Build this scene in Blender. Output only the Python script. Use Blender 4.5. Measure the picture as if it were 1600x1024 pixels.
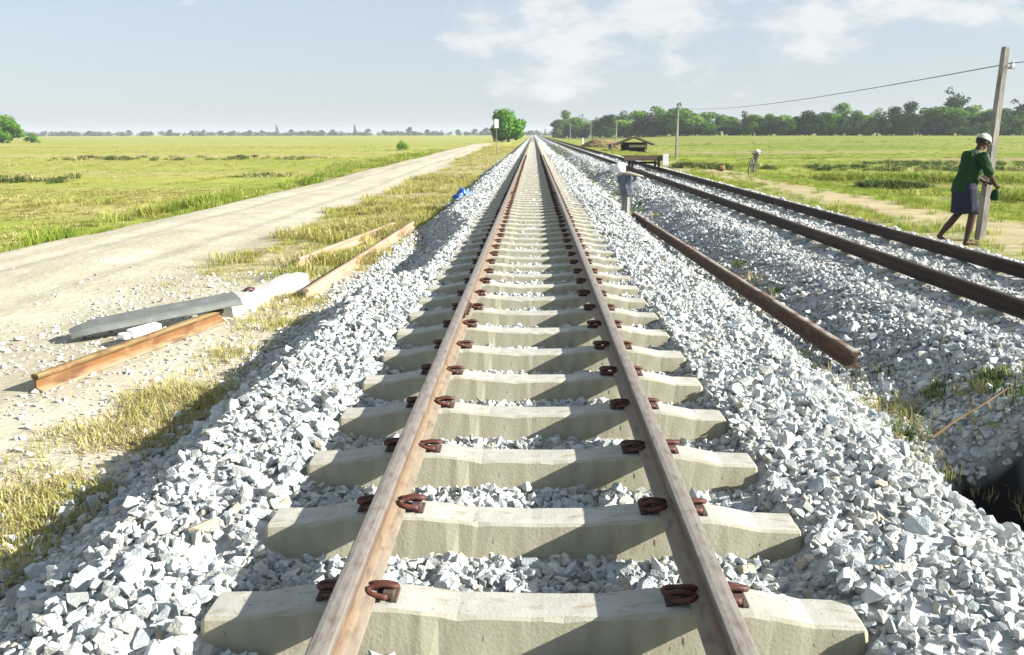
import bpy, bmesh, math, random
import numpy as np
from mathutils import Vector, Matrix, Euler

for o in list(bpy.data.objects):
    bpy.data.objects.remove(o, do_unlink=True)
SC = bpy.context.scene
COL = SC.collection
R = math.radians
random.seed(7)
rng = np.random.default_rng(7)

# ------------------------------------------------------------------ camera, sky, sun, exposure
CAM_H = 1.407
cam_d = bpy.data.cameras.new('camera')
cam = bpy.data.objects.new('camera', cam_d)
COL.objects.link(cam)
cam_d.sensor_fit = 'HORIZONTAL'
cam_d.sensor_width = 36
cam_d.lens = 29.25
cam_d.clip_start = 0.05
cam_d.clip_end = 9000
cam.location = (0, 0, CAM_H)
cam.rotation_euler = (Matrix.Rotation(R(1.45), 3, 'Z') @ Matrix.Rotation(R(90 - 13.1), 3, 'X') @ Matrix.Rotation(R(-0.10), 3, 'Z')).to_euler()
SC.camera = cam

SUN_EL, SUN_B = 26.5, 13.0            # elevation; degrees behind straight-right (+X)
SUN_DIR = Vector((math.cos(R(SUN_EL)) * math.cos(R(SUN_B)), -math.cos(R(SUN_EL)) * math.sin(R(SUN_B)), math.sin(R(SUN_EL))))
sun_d = bpy.data.lights.new('sun', 'SUN')
sun_d.energy = 5.0
sun_d.angle = R(0.53)
sun_d.color = (1.0, 0.955, 0.89)
sun = bpy.data.objects.new('sun', sun_d)
COL.objects.link(sun)
sun.location = SUN_DIR * 50
sun.rotation_euler = (-SUN_DIR).to_track_quat('-Z', 'Y').to_euler()

SC.view_settings.view_transform = 'Standard'
SC.view_settings.look = 'None'
SC.view_settings.exposure = 1.42
SC.view_settings.gamma = 1.0
SC.view_settings.use_curve_mapping = False
SC.render.resolution_x = 1024
SC.render.resolution_y = 655

world = bpy.data.worlds.new('World')
SC.world = world
world.use_nodes = True
SKY_STRENGTH = 0.066


def px_dir(px, py):
    """unit direction (world) of a photograph pixel"""
    v = Vector(((px - 800) / 1300, (512 - py) / 1300, -1.0))
    return (cam.rotation_euler.to_matrix() @ v).normalized()


def build_world():
    nt = world.node_tree
    nt.nodes.clear()
    N, L = nt.nodes.new, nt.links.new
    out = N('ShaderNodeOutputWorld')
    bg = N('ShaderNodeBackground')
    bg.inputs['Strength'].default_value = SKY_STRENGTH
    sky = N('ShaderNodeTexSky')
    sky.sky_type = 'NISHITA'
    sky.sun_disc = False
    sky.sun_elevation = R(SUN_EL)
    sky.sun_rotation = R(90 + SUN_B)
    sky.altitude = 0
    sky.air_density = 1.0
    sky.dust_density = 0.8
    sky.ozone_density = 2.0
    tc = N('ShaderNodeTexCoord')
    # milky veil, thinned towards the unseen zenith to weaken and blue the fill light
    veil = N('ShaderNodeMix'); veil.data_type = 'RGBA'
    veil.inputs[0].default_value = 0.74
    veil.inputs[7].default_value = (3.42, 3.88, 4.28, 1)
    L(sky.outputs[0], veil.inputs[6])
    sz = N('ShaderNodeSeparateXYZ'); L(tc.outputs['Generated'], sz.inputs[0])
    vr = N('ShaderNodeMapRange'); L(sz.outputs['Z'], vr.inputs[0])
    vr.inputs[1].default_value = 0.0; vr.inputs[2].default_value = 1.0; vr.inputs[3].default_value = 0.80; vr.inputs[4].default_value = 0.48
    L(vr.outputs[0], veil.inputs[0])
    # cumulus: fractal noise in direction space, flattened vertically
    mp = N('ShaderNodeMapping')
    mp.inputs['Scale'].default_value = (1.0, 1.0, 2.1)
    mp.inputs['Location'].default_value = (0.31, 0.12, 0.55)
    L(tc.outputs['Generated'], mp.inputs[0])
    n1 = N('ShaderNodeTexNoise'); n1.inputs['Scale'].default_value = 3.6; n1.inputs['Detail'].default_value = 9; n1.inputs['Roughness'].default_value = 0.58
    n2 = N('ShaderNodeTexNoise'); n2.inputs['Scale'].default_value = 16; n2.inputs['Detail'].default_value = 8; n2.inputs['Roughness'].default_value = 0.6
    L(mp.outputs[0], n1.inputs[0]); L(mp.outputs[0], n2.inputs[0])

    def math_(op, a, b=None, clamp=False):
        m = N('ShaderNodeMath'); m.operation = op; m.use_clamp = clamp
        for i, v in enumerate((a, b)):
            if v is None: continue
            if isinstance(v, (int, float)): m.inputs[i].default_value = v
            else: L(v, m.inputs[i])
        return m.outputs[0]
    # cloud banks as lobes of direction, broken up by the noise
    lobes = None
    for (px, py, w, hgt, amp) in ((770, 50, .06, .030, 1.), (865, 35, .075, .060, 1.1), (930, 20, .06, .03, .9), (1262, 42, .065, .034, 1.05), (1210, 30, .04, .02, .8), (1085, 70, .055, .05, .75), (1560, 10, .09, .035, 1.),
                                  (1030, 10, .10, .035, .95), (980, 75, .12, .035, .55), (1390, 8, .05, .03, .85), (1200, -40, .2, .06, .9), (300, -260, .3, .1, .9), (1900, -30, .2, .06, .9), (-500, 60, .16, .035, .6), (2300, 60, .16, .04, .8), (900, -300, .35, .12, .9)):
        d = px_dir(px, py)
        sub = N('ShaderNodeVectorMath'); sub.operation = 'SUBTRACT'
        L(tc.outputs['Generated'], sub.inputs[0]); sub.inputs[1].default_value = d
        sc = N('ShaderNodeVectorMath'); sc.operation = 'MULTIPLY'
        L(sub.outputs[0], sc.inputs[0]); sc.inputs[1].default_value = (1 / w, 1 / w, 1 / hgt)
        ln = N('ShaderNodeVectorMath'); ln.operation = 'LENGTH'
        L(sc.outputs[0], ln.inputs[0])
        v = math_('MULTIPLY', math_('SUBTRACT', 1.25, math_('MULTIPLY', ln.outputs['Value'], 0.62), True), amp)
        lobes = v if lobes is None else math_('MAXIMUM', lobes, v)
    nn = math_('ADD', math_('MULTIPLY', n1.outputs[0], 0.55), math_('MULTIPLY', n2.outputs[0], 0.9))
    dens = math_('ADD', lobes, math_('MULTIPLY', math_('SUBTRACT', nn, 0.73), 2.9))
    ramp = N('ShaderNodeMapRange'); ramp.interpolation_type = 'SMOOTHSTEP'
    L(dens, ramp.inputs[0])
    ramp.inputs[1].default_value = 0.45; ramp.inputs[2].default_value = 1.25
    ramp.inputs[3].default_value = 0.0; ramp.inputs[4].default_value = 0.72
    cl = N('ShaderNodeMix'); cl.data_type = 'RGBA'
    L(ramp.outputs[0], cl.inputs[0]); L(veil.outputs[2], cl.inputs[6])
    cl.inputs[7].default_value = (5.5, 5.45, 5.45, 1)
    L(cl.outputs[2], bg.inputs['Color'])
    L(bg.outputs[0], out.inputs[0])


build_world()


# ------------------------------------------------------------------ helpers
def tag(o, label=None, cat=None, group=None, kind=None):
    if label: o['label'] = label
    if cat: o['category'] = cat
    if group: o['group'] = group
    if kind: o['kind'] = kind
    return o


def empty(name, loc=(0, 0, 0), rz=0.0):
    o = bpy.data.objects.new(name, None)
    COL.objects.link(o)
    o.location = loc
    o.rotation_euler = (0, 0, rz)
    o.empty_display_size = 0.2
    return o


def link_mesh(name, me, mat=None, parent=None, loc=None, rot=None):
    o = bpy.data.objects.new(name, me)
    COL.objects.link(o)
    if mat and not me.materials: me.materials.append(mat)
    if parent: o.parent = parent
    if loc is not None: o.location = loc
    if rot is not None: o.rotation_euler = rot
    return o


class MB:
    def __init__(s): s.v = []; s.f = []
    def add(s, vs, fs):
        b = len(s.v); s.v += [tuple(p) for p in vs]; s.f += [tuple(i + b for i in f) for f in fs]; return s
    def box(s, c, d, rot=None):
        x, y, z = d[0] / 2, d[1] / 2, d[2] / 2
        vs = [Vector(p) for p in ((-x, -y, -z), (x, -y, -z), (x, y, -z), (-x, y, -z), (-x, -y, z), (x, -y, z), (x, y, z), (-x, y, z))]
        if rot is not None:
            m = Euler(rot).to_matrix(); vs = [m @ p for p in vs]
        return s.add([p + Vector(c) for p in vs], [(0, 3, 2, 1), (4, 5, 6, 7), (0, 1, 5, 4), (1, 2, 6, 5), (2, 3, 7, 6), (3, 0, 4, 7)])
    def tube(s, pts, rad, n=8, cap=True, sq=None):
        """loft along pts; rad = number, list, or list of (ra, rb)"""
        P = [Vector(p) for p in pts]
        if not isinstance(rad, (list, tuple)): rad = [rad] * len(P)
        T = []
        for i in range(len(P)):
            a = P[max(i - 1, 0)]; b = P[min(i + 1, len(P) - 1)]
            T.append((b - a).normalized())
        up = Vector((0, 0, 1)) if abs(T[0].z) < 0.9 else Vector((0, 1, 0))
        nrm = (up - T[0] * up.dot(T[0])).normalized()
        vs = []
        for i, p in enumerate(P):
            nrm = (nrm - T[i] * nrm.dot(T[i])).normalized()
            bi = T[i].cross(nrm)
            r = rad[i]; ra, rb = r if isinstance(r, (tuple, list)) else (r, r)
            for k in range(n):
                a = 2 * math.pi * k / n
                vs.append(p + nrm * (math.cos(a) * ra) + bi * (math.sin(a) * rb))
        fs = []
        for i in range(len(P) - 1):
            for k in range(n):
                fs.append((i * n + k, i * n + (k + 1) % n, (i + 1) * n + (k + 1) % n, (i + 1) * n + k))
        if cap:
            fs.append(tuple(range(n - 1, -1, -1)))
            fs.append(tuple((len(P) - 1) * n + k for k in range(n)))
        return s.add(vs, fs)
    def ellipsoid(s, c, r, nu=12, nv=8, rot=None):
        m = Euler(rot).to_matrix() if rot else Matrix.Identity(3)
        vs = [Vector((0, 0, -1))]
        for j in range(1, nv):
            t = math.pi * j / nv - math.pi / 2
            for i in range(nu):
                a = 2 * math.pi * i / nu
                vs.append(Vector((math.cos(t) * math.cos(a), math.cos(t) * math.sin(a), math.sin(t))))
        vs.append(Vector((0, 0, 1)))
        fs = [(0, 1 + (i + 1) % nu, 1 + i) for i in range(nu)]
        for j in range(nv - 2):
            for i in range(nu):
                a = 1 + j * nu
                fs.append((a + i, a + (i + 1) % nu, a + nu + (i + 1) % nu, a + nu + i))
        top = len(vs) - 1; a = 1 + (nv - 2) * nu
        fs += [(a + i, a + (i + 1) % nu, top) for i in range(nu)]
        return s.add([m @ Vector((p.x * r[0], p.y * r[1], p.z * r[2])) + Vector(c) for p in vs], fs)
    def prism(s, prof, axis_pts):
        """closed profile (x,z) extruded through (y, dx, dz) stations along Y"""
        n = len(prof); vs = []
        for (y, dx, dz) in axis_pts:
            vs += [(p[0] + dx, y, p[1] + dz) for p in prof]
        fs = []
        for i in range(len(axis_pts) - 1):
            for k in range(n):
                fs.append((i * n + k, (i + 1) * n + k, (i + 1) * n + (k + 1) % n, i * n + (k + 1) % n))
        fs.append(tuple(range(n)))
        fs.append(tuple((len(axis_pts) - 1) * n + k for k in range(n - 1, -1, -1)))
        return s.add(vs, fs)
    def mesh(s, name, smooth=False, bevel=0.0):
        me = bpy.data.meshes.new(name)
        me.from_pydata(s.v, [], s.f)
        bm = bmesh.new(); bm.from_mesh(me)
        bmesh.ops.recalc_face_normals(bm, faces=bm.faces)
        if bevel:
            es = [e for e in bm.edges if len(e.link_faces) == 2 and e.calc_face_angle() > 0.5]
            bmesh.ops.bevel(bm, geom=es, offset=bevel, segments=2, profile=0.5, affect='EDGES', clamp_overlap=True)
        bm.to_mesh(me); bm.free()
        if smooth: me.polygons.foreach_set('use_smooth', [True] * len(me.polygons))
        me.update()
        return me
    def build(s, name, mat, parent=None, smooth=False, bevel=0.0, loc=None, rot=None):
        return link_mesh(name, s.mesh(name, smooth, bevel), mat, parent, loc, rot)


def vnoise(x, y, seed=0):
    """smooth 2-D value noise in 0..1"""
    x = np.asarray(x, float); y = np.asarray(y, float)
    xi = np.floor(x).astype(np.int64); yi = np.floor(y).astype(np.int64)
    fx = x - xi; fy = y - yi
    fx = fx * fx * (3 - 2 * fx); fy = fy * fy * (3 - 2 * fy)
    def hsh(a, b):
        h = (a * 374761393 + b * 668265263 + seed * 982451653) & 0xFFFFFFFF
        h = ((h ^ (h >> 13)) * 1274126177) & 0xFFFFFFFF
        return ((h ^ (h >> 16)) & 0xFFFF) / 65535.0
    return (hsh(xi, yi) * (1 - fx) + hsh(xi + 1, yi) * fx) * (1 - fy) + (hsh(xi, yi + 1) * (1 - fx) + hsh(xi + 1, yi + 1) * fx) * fy


def fbm(x, y, seed=0, oct=4):
    s = 0; a = 0.5; t = 0
    for i in range(oct):
        s = s + a * vnoise(x * 2 ** i, y * 2 ** i, seed + i); t += a; a *= 0.5
    return s / t


def sstep(a, b, x):
    t = np.clip((np.asarray(x, float) - a) / (b - a), 0, 1)
    return t * t * (3 - 2 * t)


# ------------------------------------------------------------------ materials
def mat(name, stops, scale=6.0, detail=6, rough=0.9, rnd=0.0, bump=0.0, bump_scale=40, spec=0.3, stretch=None, coords='Object', trans=0.0, extra=None, metallic=0.0):
    """noise-driven colour ramp; rnd shifts value per object/instance"""
    m = bpy.data.materials.new(name); m.use_nodes = True
    nt = m.node_tree; N, L = nt.nodes.new, nt.links.new
    b = nt.nodes['Principled BSDF']
    b.inputs['Roughness'].default_value = rough
    b.inputs['Specular IOR Level'].default_value = spec
    b.inputs['Metallic'].default_value = metallic
    tc = N('ShaderNodeTexCoord')
    src = tc.outputs[coords]
    if stretch:
        mp = N('ShaderNodeMapping'); mp.inputs['Scale'].default_value = stretch; L(src, mp.inputs[0]); src = mp.outputs[0]
    n = N('ShaderNodeTexNoise'); n.inputs['Scale'].default_value = scale; n.inputs['Detail'].default_value = detail; n.inputs['Roughness'].default_value = 0.6
    L(src, n.inputs[0])
    r = N('ShaderNodeValToRGB')
    while len(r.color_ramp.elements) < len(stops): r.color_ramp.elements.new(0.5)
    for e, (p, c) in zip(r.color_ramp.elements, stops):
        e.position = p; e.color = (*c, 1)
    L(n.outputs[0], r.inputs[0])
    col = r.outputs[0]
    if rnd:
        oi = N('ShaderNodeObjectInfo')
        mr = N('ShaderNodeMapRange'); L(oi.outputs['Random'], mr.inputs[0])
        mr.inputs[3].default_value = 1 - rnd; mr.inputs[4].default_value = 1 + rnd
        hs = N('ShaderNodeHueSaturation'); L(mr.outputs[0], hs.inputs['Value']); L(col, hs.inputs['Color']); col = hs.outputs[0]
        m2 = N('ShaderNodeMath'); m2.operation = 'MULTIPLY'; m2.inputs[1].default_value = 7.31; L(oi.outputs['Random'], m2.inputs[0])
        m3 = N('ShaderNodeMath'); m3.operation = 'FRACT'; L(m2.outputs[0], m3.inputs[0])
        mh = N('ShaderNodeMapRange'); L(m3.outputs[0], mh.inputs[0]); mh.inputs[3].default_value = 0.5 - rnd * 0.06; mh.inputs[4].default_value = 0.5 + rnd * 0.06
        L(mh.outputs[0], hs.inputs['Hue'])
    if extra: col = extra(nt, col, tc)
    L(col, b.inputs['Base Color'])
    if bump:
        nb = N('ShaderNodeTexNoise'); nb.inputs['Scale'].default_value = bump_scale; nb.inputs['Detail'].default_value = 5
        L(src, nb.inputs[0])
        bp = N('ShaderNodeBump'); bp.inputs['Strength'].default_value = bump; bp.inputs['Distance'].default_value = 0.02
        L(nb.outputs[0], bp.inputs['Height']); L(bp.outputs[0], b.inputs['Normal'])
    if trans:
        out = nt.nodes['Material Output']
        tr = N('ShaderNodeBsdfTranslucent'); L(col, tr.inputs[0])
        mx = N('ShaderNodeMixShader'); mx.inputs[0].default_value = trans
        L(b.outputs[0], mx.inputs[1]); L(tr.outputs[0], mx.inputs[2]); L(mx.outputs[0], out.inputs[0])
    return m


def mixer(nt, fac, a, b):
    m = nt.nodes.new('ShaderNodeMix'); m.data_type = 'RGBA'
    for sock, v in ((m.inputs[0], fac), (m.inputs[6], a), (m.inputs[7], b)):
        if isinstance(v, (int, float)): sock.default_value = v
        elif isinstance(v, tuple): sock.default_value = (*v, 1)
        else: nt.links.new(v, sock)
    return m.outputs[2]


def noise_fac(nt, src, scale, lo, hi, detail=5, stretch=None):
    if stretch:
        mp = nt.nodes.new('ShaderNodeMapping'); mp.inputs['Scale'].default_value = stretch; nt.links.new(src, mp.inputs[0]); src = mp.outputs[0]
    n = nt.nodes.new('ShaderNodeTexNoise'); n.inputs['Scale'].default_value = scale; n.inputs['Detail'].default_value = detail
    nt.links.new(src, n.inputs[0])
    mr = nt.nodes.new('ShaderNodeMapRange'); mr.interpolation_type = 'SMOOTHSTEP'; nt.links.new(n.outputs[0], mr.inputs[0])
    mr.inputs[1].default_value = lo; mr.inputs[2].default_value = hi
    return mr.outputs[0]


M = {}
def stone_extra(nt, col, tc):
    oi = nt.nodes.new('ShaderNodeObjectInfo')
    m2 = nt.nodes.new('ShaderNodeMath'); m2.operation = 'MULTIPLY'; m2.inputs[1].default_value = 13.7; nt.links.new(oi.outputs['Random'], m2.inputs[0])
    m3 = nt.nodes.new('ShaderNodeMath'); m3.operation = 'FRACT'; nt.links.new(m2.outputs[0], m3.inputs[0])
    r = nt.nodes.new('ShaderNodeValToRGB'); r.color_ramp.interpolation = 'CONSTANT'
    els = [(0.0, (1.0, 1.0, 0.97)), (0.36, (0.92, 0.97, 1.0)), (0.60, (0.74, 0.80, 0.84)), (0.80, (0.98, 0.95, 0.86)), (0.91, (0.58, 0.60, 0.58)), (0.975, (0.80, 0.70, 0.56))]
    while len(r.color_ramp.elements) < len(els): r.color_ramp.elements.new(0.5)
    for e, (p, c) in zip(r.color_ramp.elements, els): e.position = p; e.color = (*c, 1)
    nt.links.new(m3.outputs[0], r.inputs[0])
    mm = nt.nodes.new('ShaderNodeMix'); mm.data_type = 'RGBA'; mm.blend_type = 'MULTIPLY'; mm.inputs[0].default_value = 1.0
    nt.links.new(col, mm.inputs[6]); nt.links.new(r.outputs[0], mm.inputs[7])
    return mm.outputs[2]


M['stone'] = mat('ballast_rock', [(0.25, (0.33, 0.345, 0.345)), (0.5, (0.46, 0.47, 0.455)), (0.75, (0.55, 0.55, 0.525))], scale=3.2, rnd=0.16, rough=0.88, coords='Object', bump=0.35, bump_scale=9, extra=stone_extra)
M['gravel'] = mat('pale_gravel', [(0.3, (0.40, 0.38, 0.33)), (0.7, (0.52, 0.50, 0.45))], scale=5, rnd=0.18, rough=0.9)
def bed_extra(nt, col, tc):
    a = nt.nodes.new('ShaderNodeAttribute'); a.attribute_name = 'pit_shade'
    return mixer(nt, a.outputs['Fac'], col, (0.016, 0.015, 0.014))  # blackens the pit wall: shade of the hollow painted into the bed colour


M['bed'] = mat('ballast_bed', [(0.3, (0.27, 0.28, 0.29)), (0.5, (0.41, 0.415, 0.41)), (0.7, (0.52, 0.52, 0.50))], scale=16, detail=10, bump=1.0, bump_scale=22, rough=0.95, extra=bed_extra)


def concrete_extra(nt, col, tc):
    g = tc.outputs['Object']
    c = mixer(nt, noise_fac(nt, g, 9, 0.52, 0.75, stretch=(1, 3, 0.5)), col, (0.27, 0.24, 0.16))
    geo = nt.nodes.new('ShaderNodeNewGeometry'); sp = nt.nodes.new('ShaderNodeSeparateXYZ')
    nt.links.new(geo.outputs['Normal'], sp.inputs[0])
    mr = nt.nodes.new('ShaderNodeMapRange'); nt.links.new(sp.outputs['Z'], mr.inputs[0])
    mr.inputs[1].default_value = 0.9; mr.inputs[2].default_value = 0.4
    # side faces mix to a darker buff, upward faces stay paler
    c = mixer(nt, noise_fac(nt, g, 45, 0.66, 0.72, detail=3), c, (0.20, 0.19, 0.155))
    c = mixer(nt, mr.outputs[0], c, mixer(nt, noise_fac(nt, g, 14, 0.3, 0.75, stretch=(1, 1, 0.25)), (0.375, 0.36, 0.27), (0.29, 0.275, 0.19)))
    # thin vertical runs and pock marks
    return mixer(nt, noise_fac(nt, g, 60, 0.68, 0.74, stretch=(1, 1, 0.12)), c, (0.10, 0.095, 0.07))


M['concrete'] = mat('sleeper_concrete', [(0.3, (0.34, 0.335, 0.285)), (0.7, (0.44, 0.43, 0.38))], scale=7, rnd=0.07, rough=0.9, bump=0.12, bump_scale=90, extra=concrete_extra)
M['old_concrete'] = mat('dusty_concrete', [(0.3, (0.32, 0.305, 0.27)), (0.7, (0.43, 0.42, 0.39))], scale=6, rough=0.95, bump=0.3)


def rail_extra(nt, col, tc):
    """rusty web, dusty foot, worn pale head: by height on the section"""
    sp = nt.nodes.new('ShaderNodeSeparateXYZ'); nt.links.new(tc.outputs['Object'], sp.inputs[0])
    r = nt.nodes.new('ShaderNodeValToRGB'); r.color_ramp.interpolation = 'LINEAR'
    els = [(0.0, (0.28, 0.24, 0.185)), (0.17, (0.25, 0.195, 0.13)), (0.30, (0.145, 0.078, 0.032)), (0.60, (0.125, 0.063, 0.026)), (0.73, (0.075, 0.05, 0.035)), (0.95, (0.125, 0.10, 0.08)), (1.0, (0.215, 0.195, 0.17))]
    while len(r.color_ramp.elements) < len(els): r.color_ramp.elements.new(0.5)
    for e, (p, c) in zip(r.color_ramp.elements, els): e.position = p; e.color = (*c, 1)
    mr = nt.nodes.new('ShaderNodeMapRange'); nt.links.new(sp.outputs['Z'], mr.inputs[0]); mr.inputs[1].default_value = 0.0; mr.inputs[2].default_value = 0.13
    nt.links.new(mr.outputs[0], r.inputs[0])
    c = mixer(nt, noise_fac(nt, tc.outputs['Object'], 40, 0.40, 0.90, detail=9, stretch=(1, 0.30, 1)), r.outputs[0], (0.085, 0.052, 0.034))
    return mixer(nt, noise_fac(nt, tc.outputs['Object'], 14, 0.42, 0.85, detail=10, stretch=(1, 0.5, 1)), c, (0.19, 0.165, 0.135))


M['rail'] = mat('dusty_rail_steel', [(0.3, (0.3, 0.2, 0.1)), (0.7, (0.4, 0.3, 0.2))], scale=8, rough=0.62, spec=0.45, bump=0.15, bump_scale=50, extra=rail_extra)
M['dark_rail'] = mat('brown_rail_steel', [(0.3, (0.026, 0.017, 0.012)), (0.55, (0.048, 0.029, 0.019)), (0.8, (0.10, 0.066, 0.042))], scale=7, stretch=(1, 0.15, 1), rough=0.75, spec=0.35, bump=0.2)


def section_ramp(stops, patch):
    def fn(nt, col, tc):
        sp = nt.nodes.new('ShaderNodeSeparateXYZ'); nt.links.new(tc.outputs['Object'], sp.inputs[0])
        mr = nt.nodes.new('ShaderNodeMapRange'); nt.links.new(sp.outputs['Z'], mr.inputs[0]); mr.inputs[1].default_value = 0.0; mr.inputs[2].default_value = 0.13
        r = nt.nodes.new('ShaderNodeValToRGB')
        while len(r.color_ramp.elements) < len(stops): r.color_ramp.elements.new(0.5)
        for e, (p, c) in zip(r.color_ramp.elements, stops): e.position = p; e.color = (*c, 1)
        nt.links.new(mr.outputs[0], r.inputs[0])
        c = mixer(nt, noise_fac(nt, tc.outputs['Object'], 14, 0.45, 0.7, detail=8, stretch=(1, 0.25, 1)), r.outputs[0], patch)
        return mixer(nt, noise_fac(nt, tc.outputs['Object'], 5, 0.5, 0.7, detail=8), c, col)
    return fn


M['rust'] = mat('orange_rust', [(0.3, (0.14, 0.07, 0.03)), (0.7, (0.24, 0.15, 0.075))], scale=20, rough=0.9, bump=0.3, extra=section_ramp([(0.0, (0.34, 0.27, 0.17)), (0.16, (0.29, 0.20, 0.11)), (0.3, (0.19, 0.095, 0.036)), (0.65, (0.17, 0.085, 0.032)), (0.78, (0.10, 0.07, 0.03)), (0.97, (0.24, 0.175, 0.08))], (0.12, 0.058, 0.025)))
M['spare'] = mat('spare_rail_rust', [(0.3, (0.07, 0.04, 0.024)), (0.7, (0.15, 0.09, 0.055))], scale=20, rough=0.8, bump=0.3, extra=section_ramp([(0.0, (0.10, 0.062, 0.04)), (0.3, (0.062, 0.032, 0.02)), (0.65, (0.07, 0.037, 0.022)), (0.90, (0.085, 0.052, 0.034)), (0.975, (0.27, 0.23, 0.185)), (1.0, (0.29, 0.255, 0.215))], (0.11, 0.055, 0.028)))
M['pink_rail'] = mat('faded_rust', [(0.3, (0.30, 0.19, 0.125)), (0.7, (0.42, 0.31, 0.23))], scale=6, stretch=(1, 0.2, 1), rough=0.9)
M['clip'] = mat('clip_red_oxide', [(0.3, (0.055, 0.018, 0.013)), (0.7, (0.13, 0.046, 0.032))], scale=30, rough=0.6, spec=0.4)
M['iron'] = mat('cast_iron', [(0.3, (0.05, 0.035, 0.03)), (0.7, (0.10, 0.07, 0.055))], scale=30, rough=0.75)
M['steel'] = mat('weathered_trough_steel', [(0.3, (0.11, 0.12, 0.105)), (0.6, (0.16, 0.17, 0.155)), (0.8, (0.24, 0.24, 0.21))], scale=5, rough=0.75, bump=0.2)
M['white'] = mat('white_paint', [(0.3, (0.70, 0.69, 0.66)), (0.7, (0.80, 0.79, 0.76))], scale=8, rough=0.7)
M['pole'] = mat('pole_concrete', [(0.3, (0.12, 0.11, 0.095)), (0.5, (0.20, 0.19, 0.165)), (0.72, (0.34, 0.33, 0.30))], scale=5, detail=8, stretch=(2, 2, 0.5), rough=0.95, bump=0.4)
M['wire'] = mat('grey_wire', [(0.3, (0.16, 0.17, 0.19)), (0.7, (0.22, 0.23, 0.25))], scale=5, rough=0.6)
M['grass'] = mat('grass_blade', [(0.3, (0.30, 0.33, 0.07)), (0.55, (0.40, 0.39, 0.11)), (0.8, (0.47, 0.42, 0.18))], scale=1.2, rnd=0.25, rough=0.8, trans=0.4, spec=0.15)
M['green_grass'] = mat('fresh_grass_blade', [(0.3, (0.16, 0.25, 0.03)), (0.6, (0.26, 0.33, 0.05)), (0.8, (0.36, 0.37, 0.09))], scale=1.2, rnd=0.25, rough=0.8, trans=0.4, spec=0.15)
M['dry_grass'] = mat('dry_grass_blade', [(0.3, (0.33, 0.28, 0.11)), (0.6, (0.45, 0.39, 0.19)), (0.8, (0.52, 0.46, 0.28))], scale=1.2, rnd=0.2, rough=0.85, trans=0.2, spec=0.15)
M['weed'] = mat('weed_leaf', [(0.3, (0.045, 0.085, 0.018)), (0.7, (0.12, 0.17, 0.04))], scale=2, rnd=0.25, rough=0.7, trans=0.3)
M['bark'] = mat('bark', [(0.3, (0.08, 0.065, 0.05)), (0.7, (0.18, 0.155, 0.12))], scale=4, rough=0.95)
for nm, a, b in (('leaf_dark', (0.014, 0.052, 0.018), (0.05, 0.125, 0.03)), ('leaf_mid', (0.050, 0.14, 0.014), (0.14, 0.29, 0.035)), ('leaf_pale', (0.11, 0.22, 0.028), (0.23, 0.38, 0.06)), ('leaf_bright', (0.05, 0.16, 0.010), (0.15, 0.34, 0.025)), ('leaf_grey', (0.09, 0.105, 0.075), (0.18, 0.185, 0.14))):
    M[nm] = mat(nm, [(0.3, a), (0.7, b)], scale=0.9, detail=4, rnd=0.12, rough=0.75, trans=0.3, spec=0.15)
M['skin'] = mat('skin', [(0.3, (0.045, 0.023, 0.016)), (0.7, (0.072, 0.038, 0.026))], scale=8, rough=0.6)
M['shirt_green'] = mat('green_cotton', [(0.3, (0.004, 0.026, 0.007)), (0.7, (0.012, 0.052, 0.014))], scale=9, rough=0.9, bump=0.4, bump_scale=14)
M['indigo'] = mat('indigo_cotton', [(0.3, (0.007, 0.008, 0.020)), (0.7, (0.018, 0.020, 0.042))], scale=8, rough=0.9, bump=0.4, bump_scale=14)
M['cap'] = mat('pale_cap', [(0.3, (0.36, 0.38, 0.31)), (0.7, (0.47, 0.48, 0.41))], scale=10, rough=0.9)
M['hair'] = mat('black_hair', [(0.3, (0.012, 0.010, 0.009)), (0.7, (0.03, 0.025, 0.022))], scale=40, rough=0.6)
M['greyblue'] = mat('grey_blue_cotton', [(0.3, (0.06, 0.072, 0.095)), (0.7, (0.16, 0.18, 0.21))], scale=7, rough=0.9, bump=0.4, bump_scale=14)
M['wood'] = mat('dark_planks', [(0.3, (0.055, 0.045, 0.03)), (0.7, (0.13, 0.105, 0.07))], scale=6, stretch=(0.3, 3, 3), rough=0.9)
M['palewood'] = mat('pale_wood', [(0.3, (0.32, 0.28, 0.2)), (0.7, (0.46, 0.42, 0.32))], scale=6, stretch=(4, 0.3, 4), rough=0.9)
M['sack'] = mat('white_sack', [(0.3, (0.56, 0.56, 0.54)), (0.7, (0.70, 0.70, 0.68))], scale=8, rough=0.85)
M['blue_bag'] = mat('blue_plastic', [(0.3, (0.02, 0.075, 0.36)), (0.6, (0.05, 0.16, 0.50)), (0.8, (0.35, 0.5, 0.7))], scale=4, rough=0.4, spec=0.5)
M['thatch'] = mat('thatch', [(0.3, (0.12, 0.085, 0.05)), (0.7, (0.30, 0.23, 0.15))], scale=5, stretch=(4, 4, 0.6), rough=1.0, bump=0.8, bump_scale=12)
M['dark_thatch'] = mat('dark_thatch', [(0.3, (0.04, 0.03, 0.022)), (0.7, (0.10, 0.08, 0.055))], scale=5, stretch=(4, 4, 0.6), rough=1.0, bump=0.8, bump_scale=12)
M['straw'] = mat('dry_straw', [(0.3, (0.12, 0.092, 0.042)), (0.7, (0.25, 0.20, 0.10))], scale=3, rough=1.0, bump=1.0, bump_scale=9)
M['blackpaint'] = mat('black_paint', [(0.3, (0.012, 0.012, 0.014)), (0.7, (0.03, 0.03, 0.034))], scale=10, rough=0.45, spec=0.5)
M['rubber'] = mat('rubber', [(0.3, (0.02, 0.02, 0.02)), (0.7, (0.04, 0.04, 0.04))], scale=10, rough=0.9)
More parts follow.
